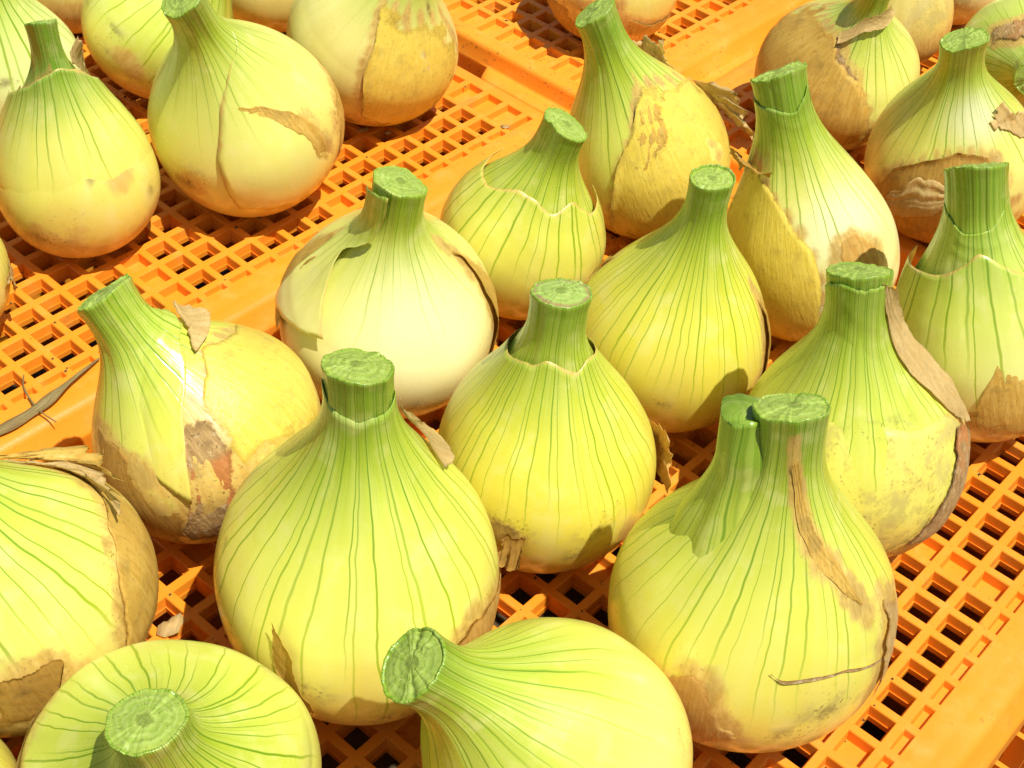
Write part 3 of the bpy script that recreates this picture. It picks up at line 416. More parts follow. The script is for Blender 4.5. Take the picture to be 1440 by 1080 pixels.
    {'id': 18, 'R': 0.03824, 'P': [0.27274, 0.73946, 0.04018], 'X': [-0.58901, 0.42447, 0.68767], 'Z': [-0.2206, -0.90308, 0.36849], 'L': 1.7, 'rn': 0.254, 'p': 2.15, 'cone': 0.9, 'lobe': [0.0185, 4.91, 0.0093, 5.55, 0.0064, 6.0], 'cut': [0.42, 0], 'bend': [0.01, -0.01], 'shells': [['dry_skin', 'soil', [[0.236, 0.631], [-0.092, 0.716], [-0.511, 0.674]], [[0.471, 0.77], [0.118, 0.962], [-0.497, 1.037]], {'rag': 0.05, 'off': 1.0}]], 'mat': {'mid': (0.62, 0.66, 0.13), 'up': (0.5, 0.62, 0.09), 'veins': 26, 'vlow': -0.6}, 'label': 'green-veined onion lying with its neck end outward, beyond the brown-banded onion'},
    {'id': 19, 'R': 0.03383, 'P': [0.25541, 0.85521, 0.03613], 'X': [-0.12875, -0.98142, -0.14228], 'Z': [-0.26948, -0.10345, 0.95743], 'L': 1.9, 'rn': 0.25, 'p': 2.15, 'cone': 0.9, 'lobe': [0.0184, 3.32, 0.0112, 4.8, 0.0041, 0.88], 'cut': [0.42, 0], 'bend': [0.011, -0.027], 'marks': [['dirt', -0.026, 0.0, 0.4, 0.3, 0.4]], 'mat': {'mid': (0.86, 0.82, 0.36), 'up': (0.8, 0.78, 0.3), 'vs': 0.3}, 'label': 'pale cream onion between the ochre onion and the green-veined one'},
    {'id': 20, 'R': 0.03872, 'P': [-0.21476, 0.55509, 0.04063], 'X': [0.3924, -0.91909, -0.03594], 'Z': [-0.02889, -0.05137, 0.99826], 'L': 2.2, 'rn': 0.182, 'p': 2.15, 'cone': 0.9, 'lobe': [0.0243, 5.35, 0.0065, 1.42, 0.0032, 4.6], 'cut': [0.6, 0], 'bend': [-0.0, 0.004], 'shells': [['outer_layer', 'same', [[-2, 1.2], [-1.3, 1.4], [-0.6, 1.6], [0.24, 1.78], [0.9, 1.65], [1.6, 1.3]], [[-2, 0.3], [-1.3, 0.3], [-0.6, 0.3], [0.24, 0.3], [0.9, 0.3], [1.6, 0.3]], {'off': 2.0, 'lA': 2.6, 'sink': 1, 'rag': 0.025}], ['skin_flap', 'pale', [[1.466, 1.951], [1.545, 1.854], [1.728, 1.605]], [[1.139, 1.688], [1.859, 1.425], [1.963, 1.176]], {'off': 1.5, 'lA': 6, 'pw': 1.6, 'rag': 0.04, 'crinkle': 0.8, 'n': 24, 'm': 12}], ['dry_skin', 'brown', [[-2.094, 0.899], [-2.042, 1.273], [-0.065, 1.716]], [[-2.042, 0.761], [-1.414, 1.259], [-0.183, 1.577]], {'off': 2.8, 'rag': 0.03, 'n': 26, 'm': 8}]], 'marks': [['dry', 0.563, 0.54, 0.3, 0.3, 0.8], ['dirt', -0.484, -0.161, 0.25, 0.12, 0.9], ['dirt', 0.89, 0.65, 0.25, 0.12, 0.6], ['dirt', 0.17, 0.623, 0.06, 0.1, 0.7]], 'mat': {'mid': (0.84, 0.76, 0.15), 'up': (0.76, 0.75, 0.13), 'neckc': (0.28, 0.45, 0.04), 'tip': (0.17, 0.34, 0.02), 'veins': 24, 'vlow': 0.2, 'dz': 0.05, 'dry': 0.9, 'tan': (0.66, 0.42, 0.09)}, 'label': 'onion with slim dark green neck and flared torn collar, nearest the bare grid corner'},
    {'id': 21, 'R': 0.04733, 'P': [-0.14257, 0.60226, 0.04855], 'X': [0.51636, -0.82683, -0.22299], 'Z': [-0.18718, -0.36305, 0.91277], 'L': 1.9, 'rn': 0.204, 'p': 2.15, 'cone': 0.9, 'lobe': [0.0228, 5.62, 0.0083, 1.91, 0.0044, 1.02], 'cut': [0.2, 0.2], 'bend': [-0.033, 0.015], 'shells': [['outer_layer', 'same', [[0.628, 1.231], [0.34, 1.207], [0.065, 1.147], [-0.327, 0.944], [-0.537, 0.55], [-0.524, 0.251], [-0.497, -0.07]], [[1.6, 1.4], [1.6, 1.0], [1.6, 0.7], [1.6, 0.4], [1.5, 0], [1.2, -0.4], [0.9, -0.7]], {'off': 0.6, 'lA': 0.2, 'crinkle': 0.15, 'sink': 1, 'rag': 0.008}], ['dry_skin', 'tan', [[-0.196, 0.92], [0.275, 0.813], [0.563, 0.609], [0.681, 0.299], [0.615, -0.07]], [[-0.105, 0.848], [0.314, 0.669], [0.367, 0.538], [0.484, 0.335], [0.471, 0.048]], {'off': 1.2, 'lA': 0.5, 'rag': 0.02}], ['dry_skin', 'tan', [[0.942, 0.131], [0.903, -0.121], [0.694, -0.432]], [[1.9, 0.3], [1.9, 0], [1.7, -0.3]], {'off': 1.2, 'rag': 0.04}]], 'marks': [['dirt', -0.969, 0.251, 0.25, 0.14, 1], ['dry', -0.942, 0.167, 0.3, 0.25, 0.8], ['dirt', 0.275, 0.418, 0.22, 0.2, 0.9], ['dirt', 0.38, 0.012, 0.25, 0.2, 0.7], ['dry', 0.458, 0.311, 0.3, 0.2, 0.7]], 'mat': {'mid': (0.84, 0.78, 0.2), 'up': (0.74, 0.76, 0.16), 'veins': 26, 'vlow': 0.2, 'specks': 0.6, 'dz': -0.05, 'dry': 0.9}, 'label': 'big onion with a seam down the bulb and a torn brown-edged patch'},
    {'id': 22, 'R': 0.04037, 'P': [-0.20703, 0.69072, 0.04214], 'X': [-0.08165, -0.98872, 0.12558], 'Z': [0.63331, 0.04583, 0.77254], 'L': 1.7, 'rn': 0.255, 'p': 2.15, 'cone': 0.9, 'lobe': [0.019, 1.41, 0.0062, 2.19, 0.0032, 5.13], 'cut': [0.42, 0], 'bend': [-0.033, -0.017], 'marks': [['dry', 0.563, -0.684, 0.5, 0.2, 0.9]], 'mat': {'mid': (0.66, 0.7, 0.1), 'up': (0.56, 0.66, 0.08), 'veins': 24, 'vlow': -0.7, 'vs': 1.5}, 'label': 'leaning green-striped onion tucked between the seamed onion and the slim-necked one'},
    {'id': 23, 'R': 0.03954, 'P': [-0.27445, 0.63822, 0.04137], 'X': [0.39519, -0.90132, -0.17736], 'Z': [0.06272, -0.16615, 0.9841], 'L': 2.0, 'rn': 0.221, 'p': 2.15, 'cone': 0.9, 'lobe': [0.0097, 1.89, 0.0173, 2.91, 0.005, 0.76], 'cut': [0.42, 0], 'bend': [-0.007, -0.03], 'marks': [['dirt', -0.092, 0.566, 0.3, 0.05, 0.8]], 'mat': {'mid': (0.8, 0.82, 0.4), 'up': (0.68, 0.78, 0.22), 'veins': 18, 'vlow': -0.6}, 'label': 'whitish green onion standing behind the slim-necked onion with torn collar'},
    {'id': 24, 'R': 0.04589, 'P': [-0.09176, 0.69015, 0.04722], 'X': [-0.2089, -0.95908, -0.19112], 'Z': [0.36315, -0.25753, 0.89543], 'L': 1.8, 'rn': 0.214, 'p': 2.15, 'cone': 0.9, 'lobe': [0.0221, 3.53, 0.0178, 0.74, 0.0049, 5.75], 'cut': [0.42, 0], 'bend': [0.034, -0.02], 'shells': [['dry_skin', 'yellow', [[-0.209, 1.121], [0.092, 0.713], [0.105, 0.408], [0.34, -0.272]], [[1.7, 0.9], [1.8, 0.4], [1.7, 0], [1.0, -0.7]], {'off': 1.0, 'lA': 0.6, 'rag': 0.012}]], 'marks': [['dirt', 0.654, 0.453, 0.3, 0.25, 0.8], ['dirt', 1.204, 0.408, 0.15, 0.3, 0.7], ['dirt', 1.283, 1.053, 0.12, 0.1, 1], ['dry', 1.008, 0.238, 0.5, 0.4, 0.9]], 'mat': {'mid': (0.84, 0.76, 0.22), 'up': (0.82, 0.76, 0.24), 'low': (0.72, 0.54, 0.12), 'vs': 0.15, 'specks': 0.7, 'dz': 0.1, 'dry': 0.9}, 'label': 'tan-skinned onion with a split seam, closest to the gap between two crates'},
    {'id': 25, 'R': 0.03653, 'P': [-0.16452, 0.77324, 0.03861], 'X': [0.1632, -0.9854, -0.04859], 'Z': [0.08554, -0.03494, 0.99572], 'L': 1.9, 'rn': 0.236, 'p': 2.15, 'cone': 0.9, 'lobe': [0.0251, 6.01, 0.0167, 4.05, 0.0058, 2.11], 'cut': [0.42, 0], 'bend': [0.018, 0.029], 'mat': {'mid': (0.82, 0.72, 0.2), 'up': (0.8, 0.72, 0.2), 'vs': 0.1, 'specks': 0.15}, 'label': 'smooth yellow onion behind the seamed onion with brown-edged patch'},
    {'id': 26, 'R': 0.04137, 'P': [0.03704, 0.79732, 0.04306], 'X': [-0.13998, -0.94807, -0.2856], 'Z': [0.08435, -0.2988, 0.95058], 'L': 2.0, 'rn': 0.225, 'p': 2.15, 'cone': 0.9, 'lobe': [0.0242, 5.05, 0.0078, 1.88, 0.005, 2.99], 'cut': [0.42, 0], 'bend': [-0.008, -0.03], 'shells': [['dry_skin', 'brown', [[-1.178, -0.312], [-0.628, 0.075], [-0.183, 0.264], [0.223, 0.39]], [[-0.864, -0.442], [-0.471, -0.533], [0.052, -0.493], [0.55, -0.513]], {'off': 0.9, 'rag': 0.03}], ['dry_skin', 'tan', [[0.353, 0.201], [0.838, -0.02], [1.335, -0.161]], [[0.419, -0.131], [0.995, -0.382], [1.244, -0.231]], {'off': 0.9, 'rag': 0.03}]], 'mat': {'mid': (0.8, 0.7, 0.16), 'up': (0.76, 0.72, 0.15), 'low': (0.66, 0.38, 0.08), 'vs': 0.2, 'dz': -0.1, 'tan': (0.62, 0.32, 0.06)}, 'label': 'brown-bottomed onion standing alone on the crate across the gap'},
    {'id': 27, 'R': 0.03308, 'P': [-0.2582, 0.48038, 0.03543], 'X': [0.40814, -0.90974, 0.07616], 'Z': [0.06241, 0.11103, 0.99186], 'L': 2.0, 'rn': 0.213, 'p': 2.15, 'cone': 0.9, 'lobe': [0.0147, 1.88, 0.0116, 5.93, 0.0037, 2.68], 'cut': [0.42, 0], 'bend': [0.015, -0.008], 'shells': [['skin_flap', 'pale', [[1.0, 0.2], [1.2, 0.1], [1.3, -0.1]], [[1.5, 0.2], [1.6, 0.0], [1.6, -0.2]], {'lA': 3, 'rag': 0.06, 'crinkle': 0.8, 'n': 18, 'm': 10}]], 'mat': {'mid': (0.78, 0.68, 0.14)}, 'label': 'small yellow onion below the slim-necked onion, a dry root thread hanging off'},
    {'id': 28, 'R': 0.02959, 'P': [-0.17255, 0.23038, 0.03222], 'X': [0.48075, -0.85973, 0.17248], 'Z': [0.00617, 0.20001, 0.97977], 'L': 1.9, 'rn': 0.185, 'p': 2.15, 'cone': 0.9, 'lobe': [0.0142, 2.47, 0.0093, 4.48, 0.0021, 4.36], 'cut': [0.42, 0], 'bend': [-0.012, -0.016], 'mat': {'mid': (0.6, 0.4, 0.1), 'low': (0.52, 0.32, 0.08), 'dry': 1, 'dz': 0.4}, 'label': 'brownish small onion squeezed beside the vein-ringed leaning onion'},
    {'id': 29, 'R': 0.03267, 'P': [-0.27541, 0.75065, 0.03506], 'X': [0.26581, -0.96304, 0.04353], 'Z': [0.15038, 0.08602, 0.98488], 'L': 1.9, 'rn': 0.239, 'p': 2.15, 'cone': 0.9, 'lobe': [0.0082, 1.92, 0.0148, 5.29, 0.0065, 6.1], 'cut': [0.42, 0], 'bend': [-0.025, -0.014], 'mat': {'mid': (0.7, 0.54, 0.12), 'up': (0.7, 0.56, 0.14), 'vs': 0.1, 'dry': 0.8, 'dz': 0.2}, 'label': 'ochre onion glimpsed between whitish green and green-striped onions'},
    {'id': 30, 'R': 0.03206, 'P': [0.30834, 0.88938, 0.03449], 'X': [-0.25855, -0.95324, 0.15646], 'Z': [-0.18548, 0.20794, 0.96039], 'L': 1.9, 'rn': 0.276, 'p': 2.15, 'cone': 0.9, 'lobe': [0.0107, 1.38, 0.0062, 2.61, 0.0046, 1.94], 'cut': [0.42, 0], 'bend': [-0.012, 0.001], 'mat': {'mid': (0.66, 0.5, 0.14), 'up': (0.66, 0.52, 0.16), 'vs': 0.1, 'dry': 1, 'dz': 0.3}, 'label': 'tan onion at the rear of the far cluster behind the green-veined onion'},
]


def mat_fresh(name, q, seed):
    """fresh onion flesh: pale bulb, green neck, green veins along the meridians"""
    g = lambda a, d: q.get(a, d)
    k = NT(name)
    uvn = k.n('ShaderNodeUVMap', uv_map='UVMap').outputs[0]
    sp = k.n('ShaderNodeSeparateXYZ'); k.set(sp.inputs[0], uvn)
    U, V = sp.outputs[0], sp.outputs[1]
    tc = k.n('ShaderNodeTexCoord').outputs['Object']
    off = k.n('ShaderNodeVectorMath', operation='ADD'); k.set(off.inputs[0], tc); off.inputs[1].default_value = (seed * 1.37, seed * .71, seed * 2.1)
    tc = off.outputs[0]
    nb = k.noise(tc, 22.0, 2.0)
    nm = k.noise(tc, 75.0, 3.0, .6)
    nf = k.noise(tc, 640.0, 3.0, .62)
    ms = k.n('ShaderNodeAttribute', attribute_name='mask')
    msp = k.n('ShaderNodeSeparateColor'); k.set(msp.inputs[0], ms.outputs['Color'])
    DRY, DIRT, PALE = msp.outputs[0], msp.outputs[1], msp.outputs[2]
    # colour along the axis; V is the height in bulb radii, the neck begins near g('neck')
    nk = g('neck', 1.1)
    Vn = k.math('ADD', V, k.math('MULTIPLY', k.math('SUBTRACT', nb, .5), .5))
    f = k.rng(Vn, -.9, nk + .75, 0, 1, False)
    s = lambda z: (z + .9) / (nk + 1.65)
    gr = g('green', 1.0)
    def lerp(a, b, t): return tuple(x + (y - x) * t for x, y in zip(a, b))
    mid = g('mid', (0.88, 0.74, 0.10)); up = g('up', (0.74, 0.74, 0.085)); neck = g('neckc', (0.41, 0.52, 0.035)); tip = g('tip', (0.24, 0.39, 0.022))
    base = k.ramp(f, [(0.0, g('bot', (0.58, 0.34, 0.05))), (s(-.45), g('low', (0.82, 0.61, 0.10))), (s(.05), mid),
                      (s(nk - .38), up), (s(nk), lerp(up, neck, .55 * gr)), (s(nk + .35), lerp(up, neck, gr)), (1.0, lerp(neck, tip, gr))])
    # broad streaks that follow the meridians
    st = k.noise(k.vec(k.math('MULTIPLY', U, 46.0), k.math('MULTIPLY', V, .9), seed * 1.0), 1.0, 2.0, .6)
    base = k.mix(k.rng(st, .35, .72, 0, .35), base, k.mix(.5, base, (0.90, 0.86, 0.32)))
    base = k.mix(k.math('MULTIPLY', k.rng(nb, .48, .66), k.rng(V, 1.0, .2, 0, .45)), base, (0.80, 0.62, 0.13))
    base = k.mix(k.math('MULTIPLY', k.rng(nm, .52, .72), .30), base, (0.90, 0.82, 0.34))
    base = k.mix(k.math('MULTIPLY', PALE, .85), base, (0.93, 0.92, 0.66))
    # veins
    N = g('veins', 30) * 1.3
    wob = k.math('MULTIPLY', k.math('SUBTRACT', k.noise(tc, 30.0, 1.0), .5), .022)
    wob2 = k.math('MULTIPLY', k.math('SUBTRACT', k.noise(tc, 160.0, 0.0), .5), .004)
    Uw = k.math('ADD', k.math('ADD', U, wob), wob2)
    def veins(n, w0, w1, fa, fb, rnd):
        v = k.n('ShaderNodeTexVoronoi', voronoi_dimensions='1D', feature='F1')
        k.set(v.inputs['W'], k.math('MULTIPLY_ADD', Uw, float(n), seed * 3.3))
        v.inputs['Scale'].default_value = 1.0
        v.inputs['Randomness'].default_value = rnd
        idc = k.n('ShaderNodeSeparateColor'); k.set(idc.inputs[0], v.outputs['Color'])
        w = k.math('MULTIPLY', k.rng(V, .1, nk + .5, w0, w1, False), k.math('MULTIPLY_ADD', idc.outputs[2], .9, .55))
        ln = k.math('SUBTRACT', 1.0, k.rng(k.math('DIVIDE', v.outputs['Distance'], w), 0.25, 1.0))
        lo = k.math('MULTIPLY_ADD', idc.outputs[0], fb, fa)
        fade = k.rng(k.math('SUBTRACT', V, lo), -.05, .75)
        stg = k.math('MULTIPLY_ADD', idc.outputs[1], .45, .62)
        return k.math('MULTIPLY', k.math('MULTIPLY', ln, fade), stg)
    v1 = veins(N, .066, .12, g('vlow', -.35), .8, .8)
    v2 = veins(N * 2.3, .10, .2, nk - .45, .6, .9)
    vein = k.math('MULTIPLY', k.math('MAXIMUM', v1, k.math('MULTIPLY', v2, .4)), g('vs', 1.0), clamp=True)
    vc = k.ramp(f, [(0.0, (0.55, 0.54, 0.03)), (s(.2), (0.40, 0.50, 0.02)), (s(nk), (0.17, 0.32, 0.01)), (1.0, (0.11, 0.25, 0.012))])
    c = k.mix(vein, base, vc)
    # dried, browned skin low on the bulb and in patches
    dn = k.math('ADD', DRY, k.math('MULTIPLY', k.math('SUBTRACT', nm, .5), .9))
    dm = k.math('MULTIPLY', k.rng(dn, .35, .75), k.rng(DRY, .02, .15))
    fib = k.noise(k.vec(k.math('MULTIPLY', U, 130.0), k.math('MULTIPLY', V, 5.0), seed), 1.0, 3.0, .65)
    tan = k.mix(k.rng(fib, .3, .7), g('tan', (0.60, 0.36, 0.07)), (0.76, 0.52, 0.15))
    c = k.mix(k.math('MULTIPLY', dm, .88), c, tan)
    # soil: fine dark specks, gathered in clouds
    cl = k.math('MULTIPLY', k.rng(nb, .52, .66), k.rng(V, .7, -.3, .15, 1.0))
    spk = k.math('MULTIPLY', k.rng(nf, .60, .66), k.math('ADD', k.math('MULTIPLY', cl, g('specks', .55)), k.math('MULTIPLY', DIRT, 1.3)), clamp=True)
    blot = k.math('MULTIPLY', k.rng(k.math('ADD', nm, k.math('MULTIPLY', nf, .3)), .60, .80), DIRT, clamp=True)
    c = k.mix(k.math('MULTIPLY', k.math('MAXIMUM', spk, blot), .85), c, (0.15, 0.085, 0.025))
    rough = k.math('ADD', k.math('ADD', g('rough', .27), k.math('MULTIPLY', k.math('MAXIMUM', dm, DIRT), .15)), k.math('MULTIPLY', k.math('SUBTRACT', nm, .5), .12))
    h = k.math('ADD', k.math('MULTIPLY', vein, -.35), k.math('MULTIPLY', st, .28))
    h = k.math('ADD', h, k.math('MULTIPLY', nf, .03))
    h = k.math('ADD', h, k.math('MULTIPLY', fib, .10))
    h = k.math('ADD', h, k.math('MULTIPLY', k.math('MULTIPLY', fib, dm), .6))
    nrm = k.bump(h, .35, .0006)
    return k.done(k.bsdf(c, rough, .7, nrm))

def mat_dry(name, c0, c1, seed, dirt=.5, trans=.25, rough=.42):
    """papery dried skin with fibres and soil"""
    k = NT(name)
    uvn = k.n('ShaderNodeUVMap', uv_map='UVMap').outputs[0]
    sp = k.n('ShaderNodeSeparateXYZ'); k.set(sp.inputs[0], uvn)
    U, V = sp.outputs[0], sp.outputs[1]
    tc = k.n('ShaderNodeTexCoord').outputs['Object']
    nb = k.noise(tc, 30.0 + seed, 3.0)
    nm = k.noise(tc, 110.0, 4.0, .62)
    nf = k.noise(tc, 560.0, 3.0, .6)
    fib = k.noise(k.vec(k.math('MULTIPLY', U, 150.0), k.math('MULTIPLY', V, 4.0), seed), 1.0, 4.0, .65)
    c = k.mix(k.rng(fib, .3, .7), c0, c1)
    c = k.mix(k.rng(nb, .45, .75, 0, .6), c, tuple(x * .8 for x in c0))
    d = k.math('MULTIPLY', k.rng(nm, .52, .72), dirt)
    d = k.math('MAXIMUM', d, k.math('MULTIPLY', k.rng(nf, .58, .68), dirt))
    c = k.mix(d, c, (0.24, 0.15, 0.06))
    if rough > .7:
        gr = k.noise(tc, 330.0, 4.0, .7)
        c = k.mix(k.rng(gr, .54, .64), c, (0.56, 0.42, 0.22))
        c = k.mix(k.rng(nb, .52, .66, 0, .8), c, (0.55, 0.20, 0.05))
        fib = k.math('ADD', fib, k.math('MULTIPLY', gr, 1.6))
    nrm = k.bump(k.math('ADD', k.math('MULTIPLY', fib, .7), k.math('MULTIPLY', nm, .5)), .7, .0008)
    b = k.bsdf(c, rough, .22, nrm)
    tr = k.n('ShaderNodeBsdfTranslucent'); k.set(tr.inputs[0], c)
    mx = k.n('ShaderNodeMixShader'); mx.inputs[0].default_value = trans
    k.t.links.new(b, mx.inputs[1]); k.t.links.new(tr.outputs[0], mx.inputs[2])
    # the film thins out and breaks up towards its frayed edges ('mask' red = 0 at an edge)
    ms = k.n('ShaderNodeAttribute', attribute_name='mask')
    msp = k.n('ShaderNodeSeparateColor'); k.set(msp.inputs[0], ms.outputs['Color'])
    al = k.rng(k.math('ADD', msp.outputs[0], k.math('MULTIPLY', k.math('SUBTRACT', nm, .5), 1.5)), .12, .55)
    tp = k.n('ShaderNodeBsdfTransparent')
    m2 = k.n('ShaderNodeMixShader'); k.set(m2.inputs[0], al)
    k.t.links.new(tp.outputs[0], m2.inputs[1]); k.t.links.new(mx.outputs[0], m2.inputs[2])
    return k.done(m2.outputs[0])

def mat_cut(name, c0, c1, rim, seed):
    """the cut end of a neck: pale flesh in concentric sheaths"""
    k = NT(name)
    uvn = k.n('ShaderNodeUVMap', uv_map='UVMap').outputs[0]
    sp = k.n('ShaderNodeSeparateXYZ'); k.set(sp.inputs[0], uvn)
    tc = k.n('ShaderNodeTexCoord').outputs['Object']
    nm = k.noise(tc, 240.0, 3.0)
    nf = k.noise(tc, 900.0, 2.0)
    r = k.math('ADD', sp.outputs[1], k.math('MULTIPLY', k.math('SUBTRACT', nm, .5), .5))
    w = k.math('SINE', k.math('MULTIPLY', r, 27.0))
    c = k.mix(k.rng(w, -.4, .9, 0, .6), c0, c1)
    c = k.mix(k.rng(nm, .5, .75, 0, .5), c, tuple(min(1, x * 1.15) for x in c1))
    c = k.mix(k.rng(r, .82, 1.0), c, rim)
    c = k.mix(k.rng(r, .30, .12, 0, .6), c, (0.16, 0.20, 0.03))
    c = k.mix(k.rng(nf, .60, .70, 0, .6), c, (0.14, 0.13, 0.04))
    nrm = k.bump(k.math('ADD', k.math('MULTIPLY', w, .15), nm), .4, .0006)
    return k.done(k.bsdf(c, .5, .35, nrm))

CUT_G = mat_cut('cut_neck_green', (0.30, 0.42, 0.06), (0.42, 0.52, 0.12), (0.36, 0.46, 0.07), 1)
CUT_B = mat_cut('cut_neck_browned', (0.32, 0.45, 0.08), (0.42, 0.53, 0.15), (0.36, 0.25, 0.10), 2)
DRY = {
    'tan': mat_dry('dry_skin_tan', (0.72, 0.44, 0.075), (0.86, 0.60, 0.14), 1.0, .32),
    'brown': mat_dry('dry_skin_brown', (0.56, 0.31, 0.055), (0.72, 0.45, 0.10), 2.0, .45),
    'pale': mat_dry('dry_skin_pale', (0.80, 0.57, 0.20), (0.92, 0.74, 0.34), 3.0, .2, .45),
    'yellow': mat_dry('dry_skin_yellow', (0.82, 0.61, 0.08), (0.88, 0.70, 0.13), 4.0, .25, .05, .3),
    'orange': mat_dry('dry_skin_orange', (0.76, 0.42, 0.09), (0.88, 0.60, 0.18), 5.0, .2, .3),
    'soil': mat_dry('dry_skin_soiled', (0.34, 0.20, 0.07), (0.54, 0.36, 0.14), 6.0, .9, .0, .75),
}

def fbm1(x, seed):
    """smooth 1D noise in about -1..1"""
    x = np.asarray(x, float)
    out = np.zeros_like(x)
    for k, (fr, am) in enumerate(((1.0, .5), (2.3, .28), (5.1, .17), (11.7, .1))):
        out += am * np.sin(x * fr * 6.283 + seed * (1.7 + k * 2.13) + 1.9 * np.sin(x * fr * 2.9 + seed * (.6 + k)))
    return out

def resample(pts, n):
    p = np.asarray(pts, float)
    d = np.concatenate([[0], np.cumsum(np.hypot(np.diff(p[:, 0]), np.diff(p[:, 1])) + 1e-9)])
    t = np.linspace(0, d[-1], n)
    # smooth the polyline a little by resampling through a cubic-ish filter
    q = np.stack([np.interp(t, d, p[:, 0]), np.interp(t, d, p[:, 1])], 1)
    for _ in range(2):
        q[1:-1] = .25 * q[:-2] + .5 * q[1:-1] + .25 * q[2:]
    return q

def surf_n(o, u, z):
    e = 1e-3
    a = surf(o, u + e, z) - surf(o, u - e, z)
    b = surf(o, u, z + e) - surf(o, u, z - e)
    n = np.cross(a, b)
    return n / (np.linalg.norm(n, axis=-1, keepdims=True) + 1e-12)

def make_shell(o, root, spec, idx, mats):
    """a torn layer of skin lying on the bulb, between two edges given as (angle, height) points"""
    name, mat, A, B, q = spec
    nA, nB = q.get('n', 42), q.get('m', 22)
    sd = o['id'] * 3.1 + idx * 1.7
    A = resample(A, nA); B = resample(B, nA)
    s = np.linspace(0, 1, nA)
    rag = q.get('rag', .02)
    for E, ph in ((A, 0.0), (B, 4.0)):
        tg = np.gradient(E, axis=0)
        nn = np.stack([-tg[:, 1], tg[:, 0]], 1)
        nn /= np.linalg.norm(nn, axis=1, keepdims=True) + 1e-9
        E += nn * (rag * (fbm1(s * 1.1, sd + ph) + .35 * fbm1(s * 2.3, sd + ph + 2)))[:, None]
    t = np.linspace(0, 1, nB)
    G = A[:, None, :] * (1 - t)[None, :, None] + B[:, None, :] * t[None, :, None]
    er = q.get('rag_end', rag)
    if er:
        dv = np.gradient(G, axis=0)
        dv = dv / (np.linalg.norm(dv, axis=2, keepdims=True) + 1e-9)
        G[0] += dv[0] * (er * fbm1(t * 2.5, sd + 7))[:, None]
        G[-1] += dv[-1] * (er * fbm1(t * 2.5, sd + 9))[:, None]
    u, z = G[..., 0], np.clip(G[..., 1], -.893, o['L'] + .3)
    P = surf(o, u, np.minimum(z, o['L']))
    Nn = surf_n(o, u, np.minimum(z, o['L'] - .01))
    S, T = np.meshgrid(s, t, indexing='ij')
    cr = q.get('crinkle', .35)
    tight = .5 if name == 'dry_skin' else 1.0
    cr = cr * tight
    off = q.get('off', .7) * tight + cr * (fbm1(S * 2.1 + T * .7, sd) * .5 + .5 * fbm1(T * 2.4 - S * 1.3, sd + 3))
    off = np.maximum(off, .25)
    if q.get('sink'):
        off = off * (1 - T ** 2) - .55 * T ** 2
    lA, lB, l0, l1 = q.get('lA', 0), q.get('lB', 0), q.get('l0', 0), q.get('l1', 0)
    pw = q.get('pw', 2.5)
    off = off + lA * (1 - T) ** pw * (1 + .25 * fbm1(S * 2.0, sd + 1)) + lB * T ** pw * (1 + .25 * fbm1(S * 2.0, sd + 2))
    off = off + l0 * (1 - S) ** pw + l1 * S ** pw
    P = P + Nn * off[..., None] * .001
    P = P + np.array(q.get('drift', (0, 0, 0)), float) * .001 * ((T ** 2)[..., None] if lB else (S ** 2)[..., None])
    th = q.get('th', .16) * .001
    V = np.concatenate([P.reshape(-1, 3), (P - Nn * th).reshape(-1, 3)])
    k = nA * nB
    F, loops = [], []
    ids = np.arange(k).reshape(nA, nB)
    a, b, c, d = ids[:-1, :-1].ravel(), ids[1:, :-1].ravel(), ids[1:, 1:].ravel(), ids[:-1, 1:].ravel()
    # keep the outward side outward whichever way the edges run
    n0 = np.cross(P[1, 0] - P[0, 0], P[0, 1] - P[0, 0])
    top = np.stack([a, b, c, d], 1) if np.dot(n0, Nn[0, 0]) > 0 else np.stack([a, d, c, b], 1)
    F += top.tolist() + (top[:, ::-1] + k).tolist()
    bd = np.concatenate([ids[:, 0], ids[-1, 1:], ids[-2::-1, -1], ids[0, -2:0:-1]])
    nxt = np.roll(bd, -1)
    F += np.stack([bd, nxt, nxt + k, bd + k], 1).tolist()
    UV = np.stack([u.ravel() / (2 * math.pi) + .5, z.ravel()], 1)
    UV = np.concatenate([UV, UV])
    uvs = [UV[i] for fc in F for i in fc]
    mk = np.zeros((2 * k, 4)); mk[:, 3] = 1
    if 'mask' in q:
        mk[:, :3] = q['mask']
    elif mat in ('same', 'fresh') and name == 'outer_layer':
        e = (.7 * np.exp(-T / (.02 + .03 * np.clip(.5 + fbm1(S * 1.7, sd), 0, 1)))).ravel()
        mk[:, 0] = np.concatenate([e, e])
    elif mat in DRY:
        if name == 'dry_skin':
            fa = q.get('fa', .10)
            e = np.minimum(np.minimum(S / .22, (1 - S) / .22), (1 - T) / .40)
            e = np.minimum(e, .30 + T / fa if fa > 0 else T / .35)
            e = np.clip(e, 0, 1).ravel()
        else:
            e = np.ones(k)
        mk[:, 0] = np.concatenate([e, e])
    m = mats['fresh2'] if mat == 'fresh' else mats['fresh'] if mat == 'same' else DRY[mat]
    return mesh_obj(name, V, F, m, root, True, uvs, mk)

